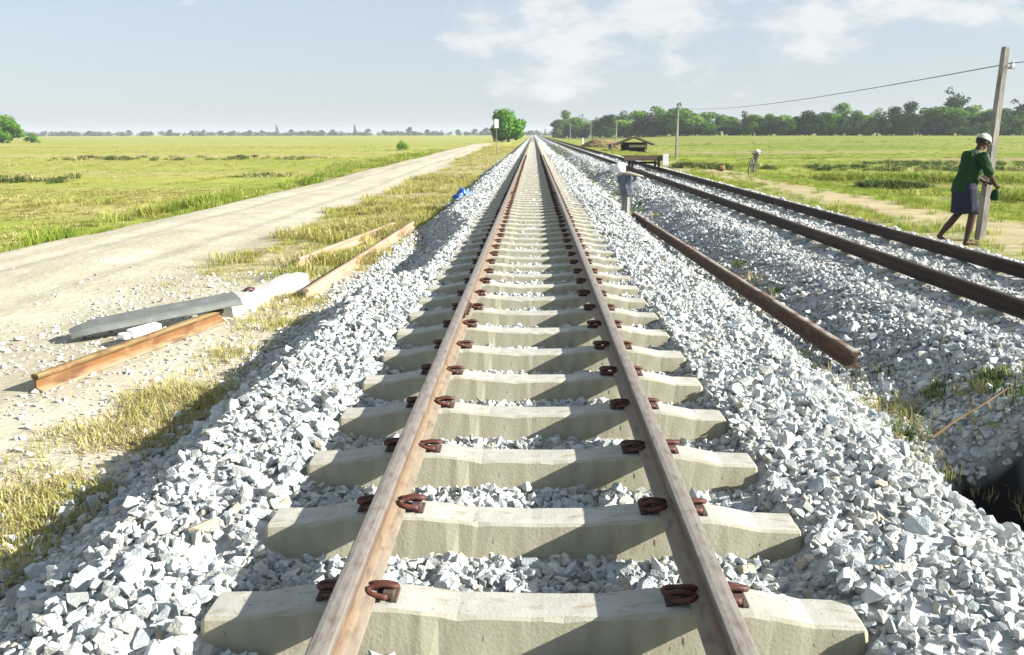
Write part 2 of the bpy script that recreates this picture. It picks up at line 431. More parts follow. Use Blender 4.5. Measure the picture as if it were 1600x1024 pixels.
M['sacking'] = mat('brown_sacking', [(0.3, (0.13, 0.075, 0.03)), (0.7, (0.24, 0.15, 0.07))], scale=10, rough=0.95)
M['far_wood'] = mat('far_wood_leaf', [(0.3, (0.03, 0.055, 0.03)), (0.7, (0.07, 0.11, 0.05))], scale=0.08, rough=0.95, spec=0.05, coords='Object')

# ------------------------------------------------------------------ ground
TX2 = 4.37                                   # centre line of the second track


def poly(x, pts):
    return np.interp(x, [p[0] for p in pts], [p[1] for p in pts])


GROUND_PTS = [(-4000, -1.0), (-60, -0.95), (-13, -0.85), (-10.2, -0.78), (-9.0, -0.60), (-8.5, -0.47), (-6.6, -0.42), (-4.9, -0.46), (-3.4, -0.43), (-2.2, -0.46), (-1.5, -0.6),
              (1.9, -0.62), (2.3, -0.45), (2.6, -0.6), (6.2, -0.6), (6.8, -0.40), (8.0, -0.38), (10.0, -0.45), (12.5, -0.72), (20, -0.80), (4000, -0.80)]
BUNDS_L = [(27, -1), (41, -1), (58, -1), (77, -1), (105, -1), (140, -1), (190, -1)]
BUNDS_R = [(27, 1), (38, 1), (52, 1), (72, 1), (100, 1), (150, 1)]


def bund(x, y):
    z = np.zeros_like(x)
    for (yb, sd) in BUNDS_L + BUNDS_R:
        yy = yb + 2.2 * (fbm(x / 14.0, x * 0 + yb, 31 + yb) - 0.5) * 2 + 0.05 * np.abs(x)
        side = sstep(11, 12.5, x * sd)
        z = z + side * 0.17 * np.exp(-((y - yy) / (0.45 + yb * 0.008)) ** 2)
    return z


def gz(x, y):
    x = np.asarray(x, float); y = np.asarray(y, float)
    wob = 0.5 * (fbm(y / 7.0, y * 0 + 3.3, 5) - 0.5) + 0.25 * (fbm(y / 1.6, y * 0 + 8.1, 6) - 0.5)
    edge = np.clip((np.abs(x) - 2.4) / 2.0, 0, 1)
    drift = -np.clip((y - 30) / 70.0, 0, 2.0) * 1.6 * ((x < -3.5) & (x > -14))
    z = poly(x - wob * edge - drift * np.clip((-x - 3.5) / 1.0, 0, 1), GROUND_PTS)
    z = z + 0.05 * (fbm(x / 1.3, y / 1.3, 11) - 0.5) + 0.10 * (fbm(x / 6.0, y / 6.0, 12, 3) - 0.5) * np.clip((np.abs(x) - 2) / 6, 0.15, 1)
    for rx in (-5.95, -7.45):
        c_ = rx - np.clip((y - 30) / 70.0, 0, 2.0) * 1.6 + 0.5 * (fbm(y / 6.0, y * 0 + rx, 17) - 0.5)
        z = z - 0.028 * np.exp(-((x - c_) / 0.24) ** 2) + 0.014 * np.exp(-((x - c_ - 0.38) / 0.16) ** 2)
    z = z + bund(x, y)
    # land to the right rises very gently towards the tree line
    z = z + 1.5 * sstep(60, 290, y) * sstep(12, 60, x)
    z = z + 0.5 * sstep(120, 500, y) * sstep(12, 60, -x)
    return z


def pit(x, y):
    return np.exp(-(((x - 2.62) / 0.38) ** 2 + ((y - 4.05) / 0.48) ** 2) ** 2.2)


def cut(xs):
    return np.array(xs, float)


def grid_mesh(name, xs, ys, zf, attrs=None, smooth=True):
    X, Y = np.meshgrid(xs, ys)
    Z = zf(X, Y)
    nx, ny = len(xs), len(ys)
    co = np.stack([X, Y, Z], -1).reshape(-1, 3)
    i = (np.arange(ny - 1)[:, None] * nx + np.arange(nx - 1)[None, :]).reshape(-1)
    quads = np.stack([i, i + 1, i + nx + 1, i + nx], -1)
    me = bpy.data.meshes.new(name)
    me.vertices.add(len(co)); me.vertices.foreach_set('co', co.ravel())
    me.loops.add(quads.size); me.loops.foreach_set('vertex_index', quads.ravel())
    me.polygons.add(len(quads))
    me.polygons.foreach_set('loop_start', np.arange(len(quads)) * 4)
    me.polygons.foreach_set('loop_total', np.full(len(quads), 4))
    me.update(calc_edges=True)
    if smooth: me.polygons.foreach_set('use_smooth', np.ones(len(quads), bool))
    for k, fn in (attrs or {}).items():
        a = me.attributes.new(k, 'FLOAT', 'POINT'); a.data.foreach_set('value', fn(X, Y).ravel().astype(np.float32))
    return me


def stations(parts):
    out = []
    for (a, b, s) in parts:
        out += list(np.arange(a, b - s * 0.3, s))
    out.append(parts[-1][1])
    return np.array(out)


gxs = stations([(-4000, -1000, 500), (-1000, -200, 80), (-200, -60, 10), (-60, -16, 1.6), (-16, -1.6, 0.14), (-1.6, 6.0, 0.4), (6.0, 16, 0.16), (16, 60, 1.6), (60, 200, 10), (200, 1000, 80), (1000, 4000, 500)])
gys = stations([(-60, -4, 8), (-4, 2, 0.5), (2, 14, 0.16), (14, 50, 0.32), (50, 120, 0.9), (120, 300, 4), (300, 1000, 50), (1000, 5000, 500)])


def road_mask(x, y):
    wob = 0.9 * (fbm(y / 5.0, y * 0 + 2.0, 21) - 0.5) + 0.5 * (fbm(x / 0.9, y / 0.9, 22) - 0.5)
    drift = -np.clip((y - 30) / 70.0, 0, 2.0) * 1.6
    near = 2.6 * sstep(11.5, 8.5, y)          # the track spreads into a bare gravel yard near the camera
    xx = x - drift
    return sstep(-8.9, -8.3, xx + wob * 0.5) * sstep(-4.5 + 0, -5.1, xx - near - wob) * sstep(190, 150, y)


def gravel_mask(x, y):
    n = fbm(x / 1.1, y / 1.1, 41)
    return sstep(12.5, 8.5, y + (n - 0.5) * 4) * sstep(-6.5, -5.0, x) * sstep(-1.0, -2.0, x) * sstep(0.30, 0.55, n + 0.12)


def path_mask(x, y):
    wob = 1.2 * (fbm(y / 6.0, y * 0 + 9.0, 51) - 0.5) + 0.6 * (fbm(x / 1.0, y / 1.0, 52) - 0.5)
    return sstep(7.6, 8.3, x + wob) * sstep(10.6, 9.4, x + wob) * sstep(70, 40, y) * sstep(0.25, 0.5, fbm(x / 2.5, y / 4.0, 53) + 0.12)


def ground_material():
    m = bpy.data.materials.new('field_ground'); m.use_nodes = True
    nt = m.node_tree; N, L = nt.nodes.new, nt.links.new
    b = nt.nodes['Principled BSDF']; b.inputs['Roughness'].default_value = 1.0; b.inputs['Specular IOR Level'].default_value = 0.1
    tc = N('ShaderNodeTexCoord'); P = tc.outputs['Object']
    left = mixer(nt, noise_fac(nt, P, 0.10, 0.35, 0.65, stretch=(0.35, 1.5, 1)), (0.235, 0.275, 0.045), (0.33, 0.325, 0.085))
    left = mixer(nt, noise_fac(nt, P, 0.045, 0.5, 0.66, stretch=(0.25, 1.6, 1)), left, (0.36, 0.31, 0.135))
    right = mixer(nt, noise_fac(nt, P, 0.09, 0.35, 0.65, stretch=(0.35, 1.3, 1)), (0.135, 0.20, 0.022), (0.23, 0.26, 0.045))
    right = mixer(nt, noise_fac(nt, P, 0.05, 0.52, 0.66, stretch=(0.3, 1.6, 1)), right, (0.27, 0.225, 0.10))
    sp = N('ShaderNodeSeparateXYZ'); L(P, sp.inputs[0])
    mr = N('ShaderNodeMapRange'); L(sp.outputs['X'], mr.inputs[0]); mr.inputs[1].default_value = 1; mr.inputs[2].default_value = 6
    c = mixer(nt, mr.outputs[0], left, right)
    c = mixer(nt, noise_fac(nt, P, 2.6, 0.42, 0.9, detail=9), c, (0.17, 0.17, 0.05))
    c = mixer(nt, noise_fac(nt, P, 0.9, 0.55, 0.8, detail=8), c, (0.37, 0.335, 0.13))

    def attr(n):
        a = N('ShaderNodeAttribute'); a.attribute_name = n; return a.outputs['Fac']
    c = mixer(nt, attr('dry'), c, mixer(nt, noise_fac(nt, P, 3.0, 0.3, 0.7, detail=9), (0.24, 0.215, 0.10), (0.39, 0.345, 0.205)))
    dirt = mixer(nt, noise_fac(nt, P, 1.3, 0.3, 0.7, detail=9), (0.37, 0.335, 0.245), (0.46, 0.425, 0.33))
    c = mixer(nt, attr('dry'), c, mixer(nt, noise_fac(nt, P, 3.0, 0.3, 0.7, detail=9), (0.24, 0.215, 0.10), (0.39, 0.345, 0.205)))
    dirt = mixer(nt, noise_fac(nt, P, 0.35, 0.5, 0.75, stretch=(3, 0.35, 1)), dirt, (0.34, 0.305, 0.215))
    c = mixer(nt, attr('path'), c, mixer(nt, noise_fac(nt, P, 1.0, 0.3, 0.7), (0.30, 0.25, 0.135), (0.40, 0.34, 0.20)))
    pale = mixer(nt, noise_fac(nt, P, 18, 0.3, 0.7, detail=8), (0.30, 0.29, 0.245), (0.46, 0.445, 0.40))
    c = mixer(nt, attr('gravel'), c, pale)
    c = mixer(nt, attr('road'), c, dirt)
    L(c, b.inputs['Base Color'])
    nb = N('ShaderNodeTexNoise'); nb.inputs['Scale'].default_value = 9; nb.inputs['Detail'].default_value = 8; L(P, nb.inputs[0])
    bp = N('ShaderNodeBump'); bp.inputs['Strength'].default_value = 0.55; bp.inputs['Distance'].default_value = 0.04
    L(nb.outputs[0], bp.inputs['Height']); L(bp.outputs[0], b.inputs['Normal'])
    return m


ground = link_mesh('ground', grid_mesh('ground', gxs, gys, lambda x, y: gz(x, y) - 0.75 * pit(x, y), {'road': road_mask, 'gravel': gravel_mask, 'path': path_mask, 'dry': lambda x, y: sstep(-9.3, -8.5, x) * sstep(9.5, 7.5, x) * sstep(120, 30, y) * (0.35 + 0.65 * sstep(0.35, 0.6, fbm(x / 1.4, y / 1.8, 66)))}), ground_material())
tag(ground, kind='structure')

# ------------------------------------------------------------------ ballast
SL_PITCH = 0.612
SL_Y0 = 2.295                                 # centre of the first sleeper in view
RAIL_X = 0.53


def ballast_z(x, y):
    x = np.asarray(x, float); y = np.asarray(y, float)
    n = fbm(y / 2.2, y * 0 + 1.0, 61) - 0.5
    n2 = fbm(y / 2.7, y * 0 + 5.0, 62) - 0.5
    hole = sstep(8.0, 9.2, y) * sstep(17.0, 13.5, y)          # stretch where the left shoulder is missing
    crest = -1.56 - 0.12 * n * 2 + hole * 0.46
    xl = np.minimum(x - crest, 0)                               # left side slope
    zl = -np.minimum(-xl * 0.70, 0.62)
    # shoulder and crib
    fill = sstep(5.0, 8.5, y)
    crib = -0.132 + 0.058 * fill
    sh = -0.035 - 0.02 * fill * 0
    inner = np.where(np.abs(x) < 0.95, crib, sh)
    t = sstep(0.90, 1.08, np.abs(x)); inner = crib * (1 - t) + sh * t
    right = poly(x - 0.12 * n2 * 2 * np.clip((x - 1.2) / 0.4, 0, 1) * np.clip((3.3 - x) / 0.4, 0, 1),
                 [(1.0, 0), (1.62, -0.03), (1.95, -0.22), (2.18, -0.35), (2.42, -0.34), (2.75, -0.17), (3.05, -0.04), (3.4, -0.01), (5.3, -0.0), (5.75, -0.06), (6.3, -0.26), (6.9, -0.42), (7.3, -0.75)])
    z = inner + zl
    z = np.where(x > 1.0, sh + right, z)
    amp = 0.05 + 0.05 * np.clip((np.abs(x - 2.4) < 1.0) * 1.0, 0, 1)
    z = z + amp * (fbm(x / 0.45, y / 0.45, 63) - 0.5) * np.where(np.abs(x) < 1.05, 0.5, 1.0) + 0.06 * (fbm(x / 1.6, y / 1.6, 64) - 0.5) * (np.abs(x) > 1.05)
    z = z - 0.60 * pit(x, y)
    for (hx_, hy_, hr_, hd_) in ((-1.15, 2.70, 0.095, 0.17), (-1.12, 3.36, 0.07, 0.12), (-1.13, 2.14, 0.07, 0.10), (1.12, 3.33, 0.06, 0.10)):
        z = z - hd_ * np.exp(-(((x - hx_) ** 2 + (y - hy_) ** 2) / hr_ ** 2) ** 1.6)
    return z


bxs = stations([(-2.95, 7.3, 0.085)])
bys = stations([(-1.5, 22, 0.10), (22, 60, 0.35), (60, 200, 2.0), (200, 1600, 100)])
bed = link_mesh('ballast_bed', grid_mesh('ballast_bed', bxs, bys, lambda x, y: ballast_z(x, y), {'pit_shade': lambda x, y: sstep(0.10, 0.35, pit(x, y))}), M['bed'])  # mask for the shade painted on the pit walls
tag(bed, kind='structure')

# crushed-stone prototypes: convex hulls of random points
PROTO = {}


def proto_collection(name, objs):
    c = bpy.data.collections.new(name)
    for o in objs: c.objects.link(o)
    PROTO[name] = c
    return c


def stone_mesh(i, material):
    r = random.Random(100 + i)
    bm = bmesh.new()
    ax = (1.0, r.uniform(0.65, 0.9), r.uniform(0.5, 0.75))
    for k in range(13):
        v = Vector((r.gauss(0, 1), r.gauss(0, 1), r.gauss(0, 1))).normalized() * r.uniform(0.85, 1.0)
        bm.verts.new((v.x * ax[0] * 0.5, v.y * ax[1] * 0.5, v.z * ax[2] * 0.5))
    g = bmesh.ops.convex_hull(bm, input=bm.verts)
    bmesh.ops.delete(bm, geom=[e for e in g['geom_interior'] if isinstance(e, bmesh.types.BMVert)], context='VERTS')
    me = bpy.data.meshes.new('stone')
    bm.to_mesh(me); bm.free()
    me.materials.append(material)
    return me


STONES = [stone_mesh(i, M['stone']) for i in range(14)]
GRAVELS = [stone_mesh(50 + i, M['gravel']) for i in range(8)]
proto_collection('stone_kinds', [bpy.data.objects.new('stone_kind_%02d' % i, m) for i, m in enumerate(STONES)])
proto_collection('gravel_kinds', [bpy.data.objects.new('gravel_kind_%02d' % i, m) for i, m in enumerate(GRAVELS)])


def gn_group(coll):
    g = bpy.data.node_groups.new('scatter_' + coll.name, 'GeometryNodeTree')
    g.interface.new_socket('Geometry', in_out='INPUT', socket_type='NodeSocketGeometry')
    g.interface.new_socket('Geometry', in_out='OUTPUT', socket_type='NodeSocketGeometry')
    N, L = g.nodes.new, g.links.new
    i = N('NodeGroupInput'); o = N('NodeGroupOutput')
    iop = N('GeometryNodeInstanceOnPoints')
    ci = N('GeometryNodeCollectionInfo'); ci.inputs['Collection'].default_value = coll
    ci.inputs['Separate Children'].default_value = True; ci.inputs['Reset Children'].default_value = True
    L(i.outputs[0], iop.inputs['Points']); L(ci.outputs[0], iop.inputs['Instance'])
    iop.inputs['Pick Instance'].default_value = True

    def na(n, t):
        a = N('GeometryNodeInputNamedAttribute'); a.data_type = t; a.inputs['Name'].default_value = n
        return next(s for s in a.outputs if s.enabled)
    L(na('kind_id', 'INT'), iop.inputs['Instance Index'])
    L(na('rot', 'FLOAT_VECTOR'), iop.inputs['Rotation'])
    L(na('siz', 'FLOAT_VECTOR'), iop.inputs['Scale'])
    L(iop.outputs[0], o.inputs[0])
    return g


def scatter(name, pts, rot, siz, kinds, coll, parent=None):
    me = bpy.data.meshes.new(name)
    n = len(pts)
    me.vertices.add(n); me.vertices.foreach_set('co', np.asarray(pts, np.float32).ravel())
    a = me.attributes.new('kind_id', 'INT', 'POINT'); a.data.foreach_set('value', np.asarray(kinds, np.int32))
    a = me.attributes.new('rot', 'FLOAT_VECTOR', 'POINT'); a.data.foreach_set('vector', np.asarray(rot, np.float32).ravel())
    a = me.attributes.new('siz', 'FLOAT_VECTOR', 'POINT'); a.data.foreach_set('vector', np.asarray(siz, np.float32).ravel())
    o = link_mesh(name, me, None, parent)
    md = o.modifiers.new('scatter', 'NODES'); md.node_group = gn_group(coll)
    o['kind'] = 'stuff'
    return o


def rand_pts(x0, x1, y0, y1, dens):
    n = int((x1 - x0) * (y1 - y0) * dens)
    return np.stack([rng.uniform(x0, x1, n), rng.uniform(y0, y1, n)], -1)


def on_sleeper(x, y, m=0.0):
    k = (y - SL_Y0) / SL_PITCH
    d = np.abs(k - np.round(k)) * SL_PITCH
    return (d < 0.105 + m) & (np.abs(x) < 1.0 + m)


def stones():
    P = [np.concatenate([rand_pts(-2.7, 3.3, 0.6, 8, 1300), rand_pts(-1.0, 1.0, 1.2, 9, 1400), rand_pts(-2.6, 3.3, 8, 14, 800), rand_pts(-2.6, 3.3, 14, 24, 330), rand_pts(-2.6, 3.3, 24, 60, 110),
                         rand_pts(3.3, 7.0, 3, 14, 480), rand_pts(3.3, 7.0, 14, 24, 260), rand_pts(3.3, 7.0, 24, 60, 90)])]
    p = P[0]
    x, y = p[:, 0], p[:, 1]
    s = rng.lognormal(math.log(0.0405), 0.34, len(x)) * (1 + 0.35 * sstep(10, 22, y) + 0.5 * sstep(22, 45, y))
    s = np.clip(s, 0.022, 0.115)
    s = np.where((np.abs(x) < 1.0) & (y < 9), np.clip(s, 0.02, 0.07), s)
    z = ballast_z(x, y) + s * rng.uniform(-0.05, 0.45, len(x))
    keep = ~on_sleeper(x, y, 0.008 + 0 * s) | False
    # stones never stand inside a sleeper, nor above the rail foot
    k = (y - SL_Y0) / SL_PITCH
    d = np.abs(k - np.round(k)) * SL_PITCH
    keep = ~((d < 0.100 + s * 0.42) & (np.abs(x) < 1.0 + s * 0.42))
    keep |= (np.abs(x) < 1.0) & (y > 8) & (rng.uniform(0, 1, len(x)) < 0.05) & (np.abs(np.abs(x) - RAIL_X) > 0.25)
    keep &= ~((np.abs(np.abs(x) - RAIL_X) < 0.09 + s * 0.3) & (z + s * 0.45 > 0.02))
    keep &= ~((np.abs(np.abs(x - TX2) - RAIL_X) < 0.085 + s * 0.3) & (z + s * 0.45 > -0.02))
    keep &= pit(x, y) < 0.35
    gzv = gz(x, y)
    spill = (x < -1.75) & (z < gzv + 0.02) & (rng.uniform(0, 1, len(x)) < sstep(-2.5, -2.15, x + 0.5 * (fbm(x / 0.5, y / 0.5, 65) - 0.5)))
    z = np.where(spill, gzv + s * rng.uniform(0.0, 0.4, len(x)), z)
    keep &= z > gzv - 0.06
    x, y, z, s = x[keep], y[keep], z[keep], s[keep]
    n = len(x)
    rot = rng.uniform(-math.pi, math.pi, (n, 3)); rot[:, 1] *= 0.35; rot[:, 0] *= 0.35
    siz = np.stack([s * rng.uniform(0.9, 1.25, n), s * rng.uniform(0.9, 1.2, n), s * rng.uniform(0.8, 1.1, n)], -1) * 1.18
    kinds = rng.integers(0, len(STONES), n)
    pts = np.stack([x, y, z], -1)
    # the 300 stones that show largest become parts of their own
    c = np.array(cam.rotation_euler.to_matrix().transposed())
    q = (pts - np.array([0, 0, CAM_H])) @ c.T
    u = q[:, 0] / -q[:, 2]; v = q[:, 1] / -q[:, 2]
    inview = (q[:, 2] < 0) & (np.abs(u) < 0.6) & (np.abs(v) < 0.38) & (z > ballast_z(x, y) + s * 0.12)
    score = np.where(inview, s / -q[:, 2], 0)
    top = np.argsort(-score)[:300]
    for i in top:
        o = link_mesh('ballast_stone', STONES[kinds[i]], None, bed, pts[i], rot[i])
        o.scale = siz[i]
    rest = np.ones(n, bool); rest[top] = False
    scatter('ballast_stone_layer', pts[rest], rot[rest], siz[rest], kinds[rest], PROTO['stone_kinds'], bed)
    # spilled stones and gravel over the bare ground to the left
    p = np.concatenate([rand_pts(-9.0, -1.9, 3, 12, 150), rand_pts(-3.0, -1.9, 12, 30, 60)])
    x, y = p[:, 0], p[:, 1]
    gm = gravel_mask(x, y)
    keep = rng.uniform(0, 1, len(x)) < np.clip(gm * 0.9 + 0.10 + 0.5 * sstep(-2.9, -2.2, x), 0, 1) * (1 - 0.8 * road_mask(x, y) * (x < -5.0))
    x, y = x[keep], y[keep]; n = len(x)
    s = np.clip(rng.lognormal(math.log(0.032), 0.42, n), 0.012, 0.10)
    pts = np.stack([x, y, gz(x, y) + s * 0.12], -1)
    rot = rng.uniform(-math.pi, math.pi, (n, 3)); rot[:, :2] *= 0.3
    g = scatter('gravel', pts, rot, np.stack([s * 1.2, s * 1.1, s * 0.8], -1), rng.integers(0, len(GRAVELS), n), PROTO['gravel_kinds'])
    tag(g, 'pale gravel spilled over the bare yard beside the dirt road', 'gravel')


stones()
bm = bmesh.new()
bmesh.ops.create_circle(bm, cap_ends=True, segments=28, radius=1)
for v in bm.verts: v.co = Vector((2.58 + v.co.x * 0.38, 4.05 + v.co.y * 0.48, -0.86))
me = bpy.data.meshes.new('pit_shade'); bm.to_mesh(me); bm.free()
tag(link_mesh('pit_shade', me, mat('pit_shade_black', [(0.3, (0.010, 0.010, 0.012)), (0.7, (0.025, 0.024, 0.022))], scale=9, rough=0.55, bump=0.5, bump_scale=12)), kind='structure')  # flat near-black disc, paints deep shade at the pit bottom

# ------------------------------------------------------------------ tracks
RAIL_PROF = [(-0.057, 0), (0.057, 0), (0.057, 0.010), (0.030, 0.020), (0.010, 0.032), (0.0075, 0.045), (0.0075, 0.080), (0.012, 0.090), (0.030, 0.097), (0.032, 0.102), (0.032, 0.122), (0.026, 0.129), (0.012, 0.1315),
             (-0.012, 0.1315), (-0.026, 0.129), (-0.032, 0.122), (-0.032, 0.102), (-0.030, 0.097), (-0.012, 0.090), (-0.0075, 0.080), (-0.0075, 0.045), (-0.010, 0.032), (-0.030, 0.020), (-0.057, 0.010)]
SEAT_Z = 0.025


def rail_mesh(y0, y1, wob=0.0, name='rail'):
    st = []
    y = y0
    while y < y1:
        st.append((y, wob * (float(fbm(np.array(y / 5.0), np.array(0.5), 71)) - 0.5), 0)); y += 1.5 if y < 60 else 40
    st.append((y1, 0, 0))
    return MB().prism(RAIL_PROF, st).mesh(name)


def sleeper_mesh(name='sleeper', h=0.21, seed=0):
    jr = random.Random(seed); J = lambda a=0.0011: jr.uniform(-a, a)
    base_x = [-1.0, -0.985, -0.84, -0.72, -0.66, -0.42, -0.36, -0.22, 0, 0.22, 0.36, 0.42, 0.66, 0.72, 0.84, 0.985, 1.0]
    base_t = [-0.030, -0.012, -0.008, 0.016, 0.025, 0.025, 0.020, 0.004, 0.0, 0.004, 0.020, 0.025, 0.025, 0.016, -0.008, -0.012, -0.030]
    xs = sorted(base_x + [x + jr.uniform(-0.015, 0.015) for x in np.arange(-0.93, 0.94, 0.06)])
    xs = [x for q, x in enumerate(xs) if x in base_x or min(abs(x - b_) for b_ in base_x) > 0.02]
    tops = list(np.interp(xs, base_x, base_t))
    vs, n = [], 6
    for x, t in zip(xs, tops):
        wt = 0.074 if abs(x) > 0.3 else 0.070
        wb = 0.112 if abs(x) > 0.3 else 0.100
        if abs(x) > 0.99: wt -= 0.006; wb -= 0.006
        e = 0.006
        chip = 0.007 if jr.random() < 0.06 else 0.0
        vs += [(x, -wb, -h), (x, -wt - 0.004 + J(), t - e - 0.004 - chip + J()), (x, -wt + 0.004 + chip + J(), t + J(0.001)), (x, wt - 0.004 + J(), t + J(0.001)), (x, wt + 0.004 + J(), t - e - 0.004 + J()), (x, wb, -h)]
    fs = []
    for i in range(len(xs) - 1):
        for k in range(n):
            fs.append((i * n + k, i * n + (k + 1) % n, (i + 1) * n + (k + 1) % n, (i + 1) * n + k))
    fs.append(tuple(range(n))); fs.append(tuple((len(xs) - 1) * n + k for k in range(n)))
    return MB().add(vs, fs).mesh(name)


def clip_mesh():
    """elastic rail clip: bent spring bar on a cast shoulder; +x points away from the rail"""
    mb = MB()
    path = [(0.052, -0.040, 0.016), (0.020, -0.040, 0.020), (-0.012, -0.038, 0.026), (-0.026, -0.026, 0.029), (-0.020, -0.012, 0.034), (0.020, -0.004, 0.042), (0.062, -0.002, 0.040), (0.078, 0.010, 0.034),
            (0.066, 0.024, 0.032), (0.030, 0.020, 0.040), (-0.012, 0.016, 0.032), (-0.026, 0.026, 0.028), (-0.012, 0.040, 0.024), (0.020, 0.042, 0.018), (0.052, 0.042, 0.014)]
    P = [Vector(p) for p in path]
    fine = []
    for i in range(len(P) - 1):
        a, b, c, d = P[max(i - 1, 0)], P[i], P[i + 1], P[min(i + 2, len(P) - 1)]
        for t in (0, 0.5):
            fine.append(0.5 * ((2 * b) + (c - a) * t + (2 * a - 5 * b + 4 * c - d) * t * t + (3 * b - a - 3 * c + d) * t ** 3))
    fine.append(P[-1])
    mb.tube(fine, 0.0100, 7)
    me = mb.mesh('rail_clip', smooth=True)
    me.materials.append(M['clip'])
    mb = MB()
    mb.box((0.040, 0.0, 0.010), (0.034, 0.060, 0.030)).box((0.012, 0, 0.002), (0.044, 0.052, 0.012)).box((0.058, 0.0, 0.0), (0.020, 0.08, 0.012))
    sh = mb.mesh('clip_shoulder', bevel=0.003)
    sh.materials.append(M['iron'])
    return me, sh


def make_track(name, label, xc, ymax, pitch, y0, rail_mat, sl_mesh, zc, clip_to, sl_to):
    t = tag(empty(name, (xc, 0, zc)), label, 'railway track')
    rm = rail_mesh(-6, 1500, 0.012)
    for s in (-1, 1):
        r = link_mesh('rail', rm, rail_mat, t, (s * RAIL_X, 0, SEAT_Z + 0.006))
    ks = int((sl_to - y0) / pitch)
    for k in range(-5, ks):
        y = y0 + k * pitch
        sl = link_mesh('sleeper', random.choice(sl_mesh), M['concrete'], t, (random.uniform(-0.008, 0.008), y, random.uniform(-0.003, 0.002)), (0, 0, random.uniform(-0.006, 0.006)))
        if y > 60: sl.location.z += 0.012
        if y < clip_to:
            for s in (-1, 1):
                for d in (-1, 1):
                    ang = 0 if d > 0 else math.pi
                    loc = (s * RAIL_X + d * 0.056, random.uniform(-0.004, 0.004), SEAT_Z + 0.004)
                    c = link_mesh('rail_clip', CLIP, None, sl, loc, (0, 0, ang + random.uniform(-0.12, 0.12))); c.scale = (random.uniform(0.82, 0.95), random.uniform(0.85, 1.0), random.uniform(0.8, 1.0))
                    link_mesh('clip_shoulder', SHOULDER, None, sl, loc, (0, 0, ang))
    far = MB()
    y = y0 + ks * pitch
    while y < 330:
        far.box((0, y, -0.03), (2.0, 0.15, 0.09)); y += pitch
    f = far.build('sleeper_row', M['concrete'], t); f['kind'] = 'stuff'
    return t


CLIP, SHOULDER = clip_mesh()
SLEEPER = [sleeper_mesh(seed=q) for q in range(5)]
track = make_track('railway_track', 'railway track on concrete sleepers with red-brown clips running straight down the middle', 0, 1500, SL_PITCH, SL_Y0, M['rail'], SLEEPER, 0, 55, 150)
OLD_SLEEPER = [sleeper_mesh(seed=9)]
track2 = make_track('railway_track', 'older railway track with dark brown rails beside the bare telegraph pole', TX2, 1500, 0.68, 4.1, M['dark_rail'], OLD_SLEEPER, -0.028, 0, 70)


def fishplates(parent, x, y):
    j = MB()
    for s in (-1, 1):
        j.box((x + s * 0.020, y, SEAT_Z + 0.006 + 0.062), (0.020, 0.44, 0.052), (0, s * 0.10, 0))
    fp = j.build('fishplate', M['iron'], parent, bevel=0.004)
    for s in (-1, 1):
        for k in (-0.16, -0.055, 0.055, 0.16):
            b = MB().tube([(x + s * 0.028, y + k, SEAT_Z + 0.068), (x + s * 0.050, y + k, SEAT_Z + 0.068)], 0.016, 6)
            b.build('bolt', M['iron'], fp)


fishplates(track, -RAIL_X, 6.28)
fishplates(track, -RAIL_X, 19.3)
fishplates(track, RAIL_X, 19.3)

# ------------------------------------------------------------------ loose rails, sleepers and steel beside the track
def rail_piece(name, label, cat, p0, p1, m, roll=0.0, lift=0.0):
    p0 = Vector(p0); p1 = Vector(p1)
    d = p1 - p0
    me = rail_mesh(0, d.length, 0.0)
    o = link_mesh(name, me, m)
    rot = Matrix.Rotation(math.atan2(-d.x, d.y), 3, 'Z') @ Matrix.Rotation(math.asin(d.z / d.length), 3, 'X') @ Matrix.Rotation(roll, 3, 'Y')
    o.rotation_euler = rot.to_euler(); o.location = p0 + Vector((0, 0, lift))
    return tag(o, label, cat)


def bz1(x, y): return float(ballast_z(np.array(x), np.array(y)))
def gz1(x, y): return float(gz(np.array(x), np.array(y)))


rail_piece('loose_rail', 'long rusty loose rail lying in the stone trough between the two tracks', 'rail', (2.36, 5.95, -0.275), (2.06, 17.2, -0.28), M['spare'], roll=0.06)
za = gz1(-3.6, 5.76)
rail_piece('rail_offcut', 'short orange rusty rail offcut lying in front of the grey trough sleeper', 'rail', (-3.62, 5.72, za + 0.01), (-3.10, 8.02, gz1(-3.1, 8.0) + 0.02), M['rust'], roll=0.05)
rail_piece('loose_rail', 'long faded pinkish rail on bare ground with its end by the spare concrete sleeper', 'rail', (-2.58, 9.25, gz1(-2.58, 9.25) + 0.0), (-2.40, 16.6, gz1(-2.4, 16.6) + 0.03), M['pink_rail'])
rail_piece('loose_rail', 'pale dusty rail half hidden in the grass between dirt road and pink rail', 'rail', (-3.25, 11.35, gz1(-3.25, 11.35) + 0.03), (-2.75, 16.4, gz1(-2.75, 16.4) + 0.03), M['pink_rail'])

sp_ = tag(empty('spare_sleeper', (-3.03, 9.3, gz1(-3.03, 9.3) + 0.16)), 'spare pale concrete sleeper lying on the gravel past the grey trough sleeper', 'sleeper')
sp_.rotation_euler = (R(4), 0, R(90 - 7.5))
link_mesh('body', sleeper_mesh('spare_sleeper_body'), M['old_concrete'], sp_)
link_mesh('rail_clip', CLIP, None, sp_, (-0.47, -0.02, SEAT_Z), (0, 0, math.pi))

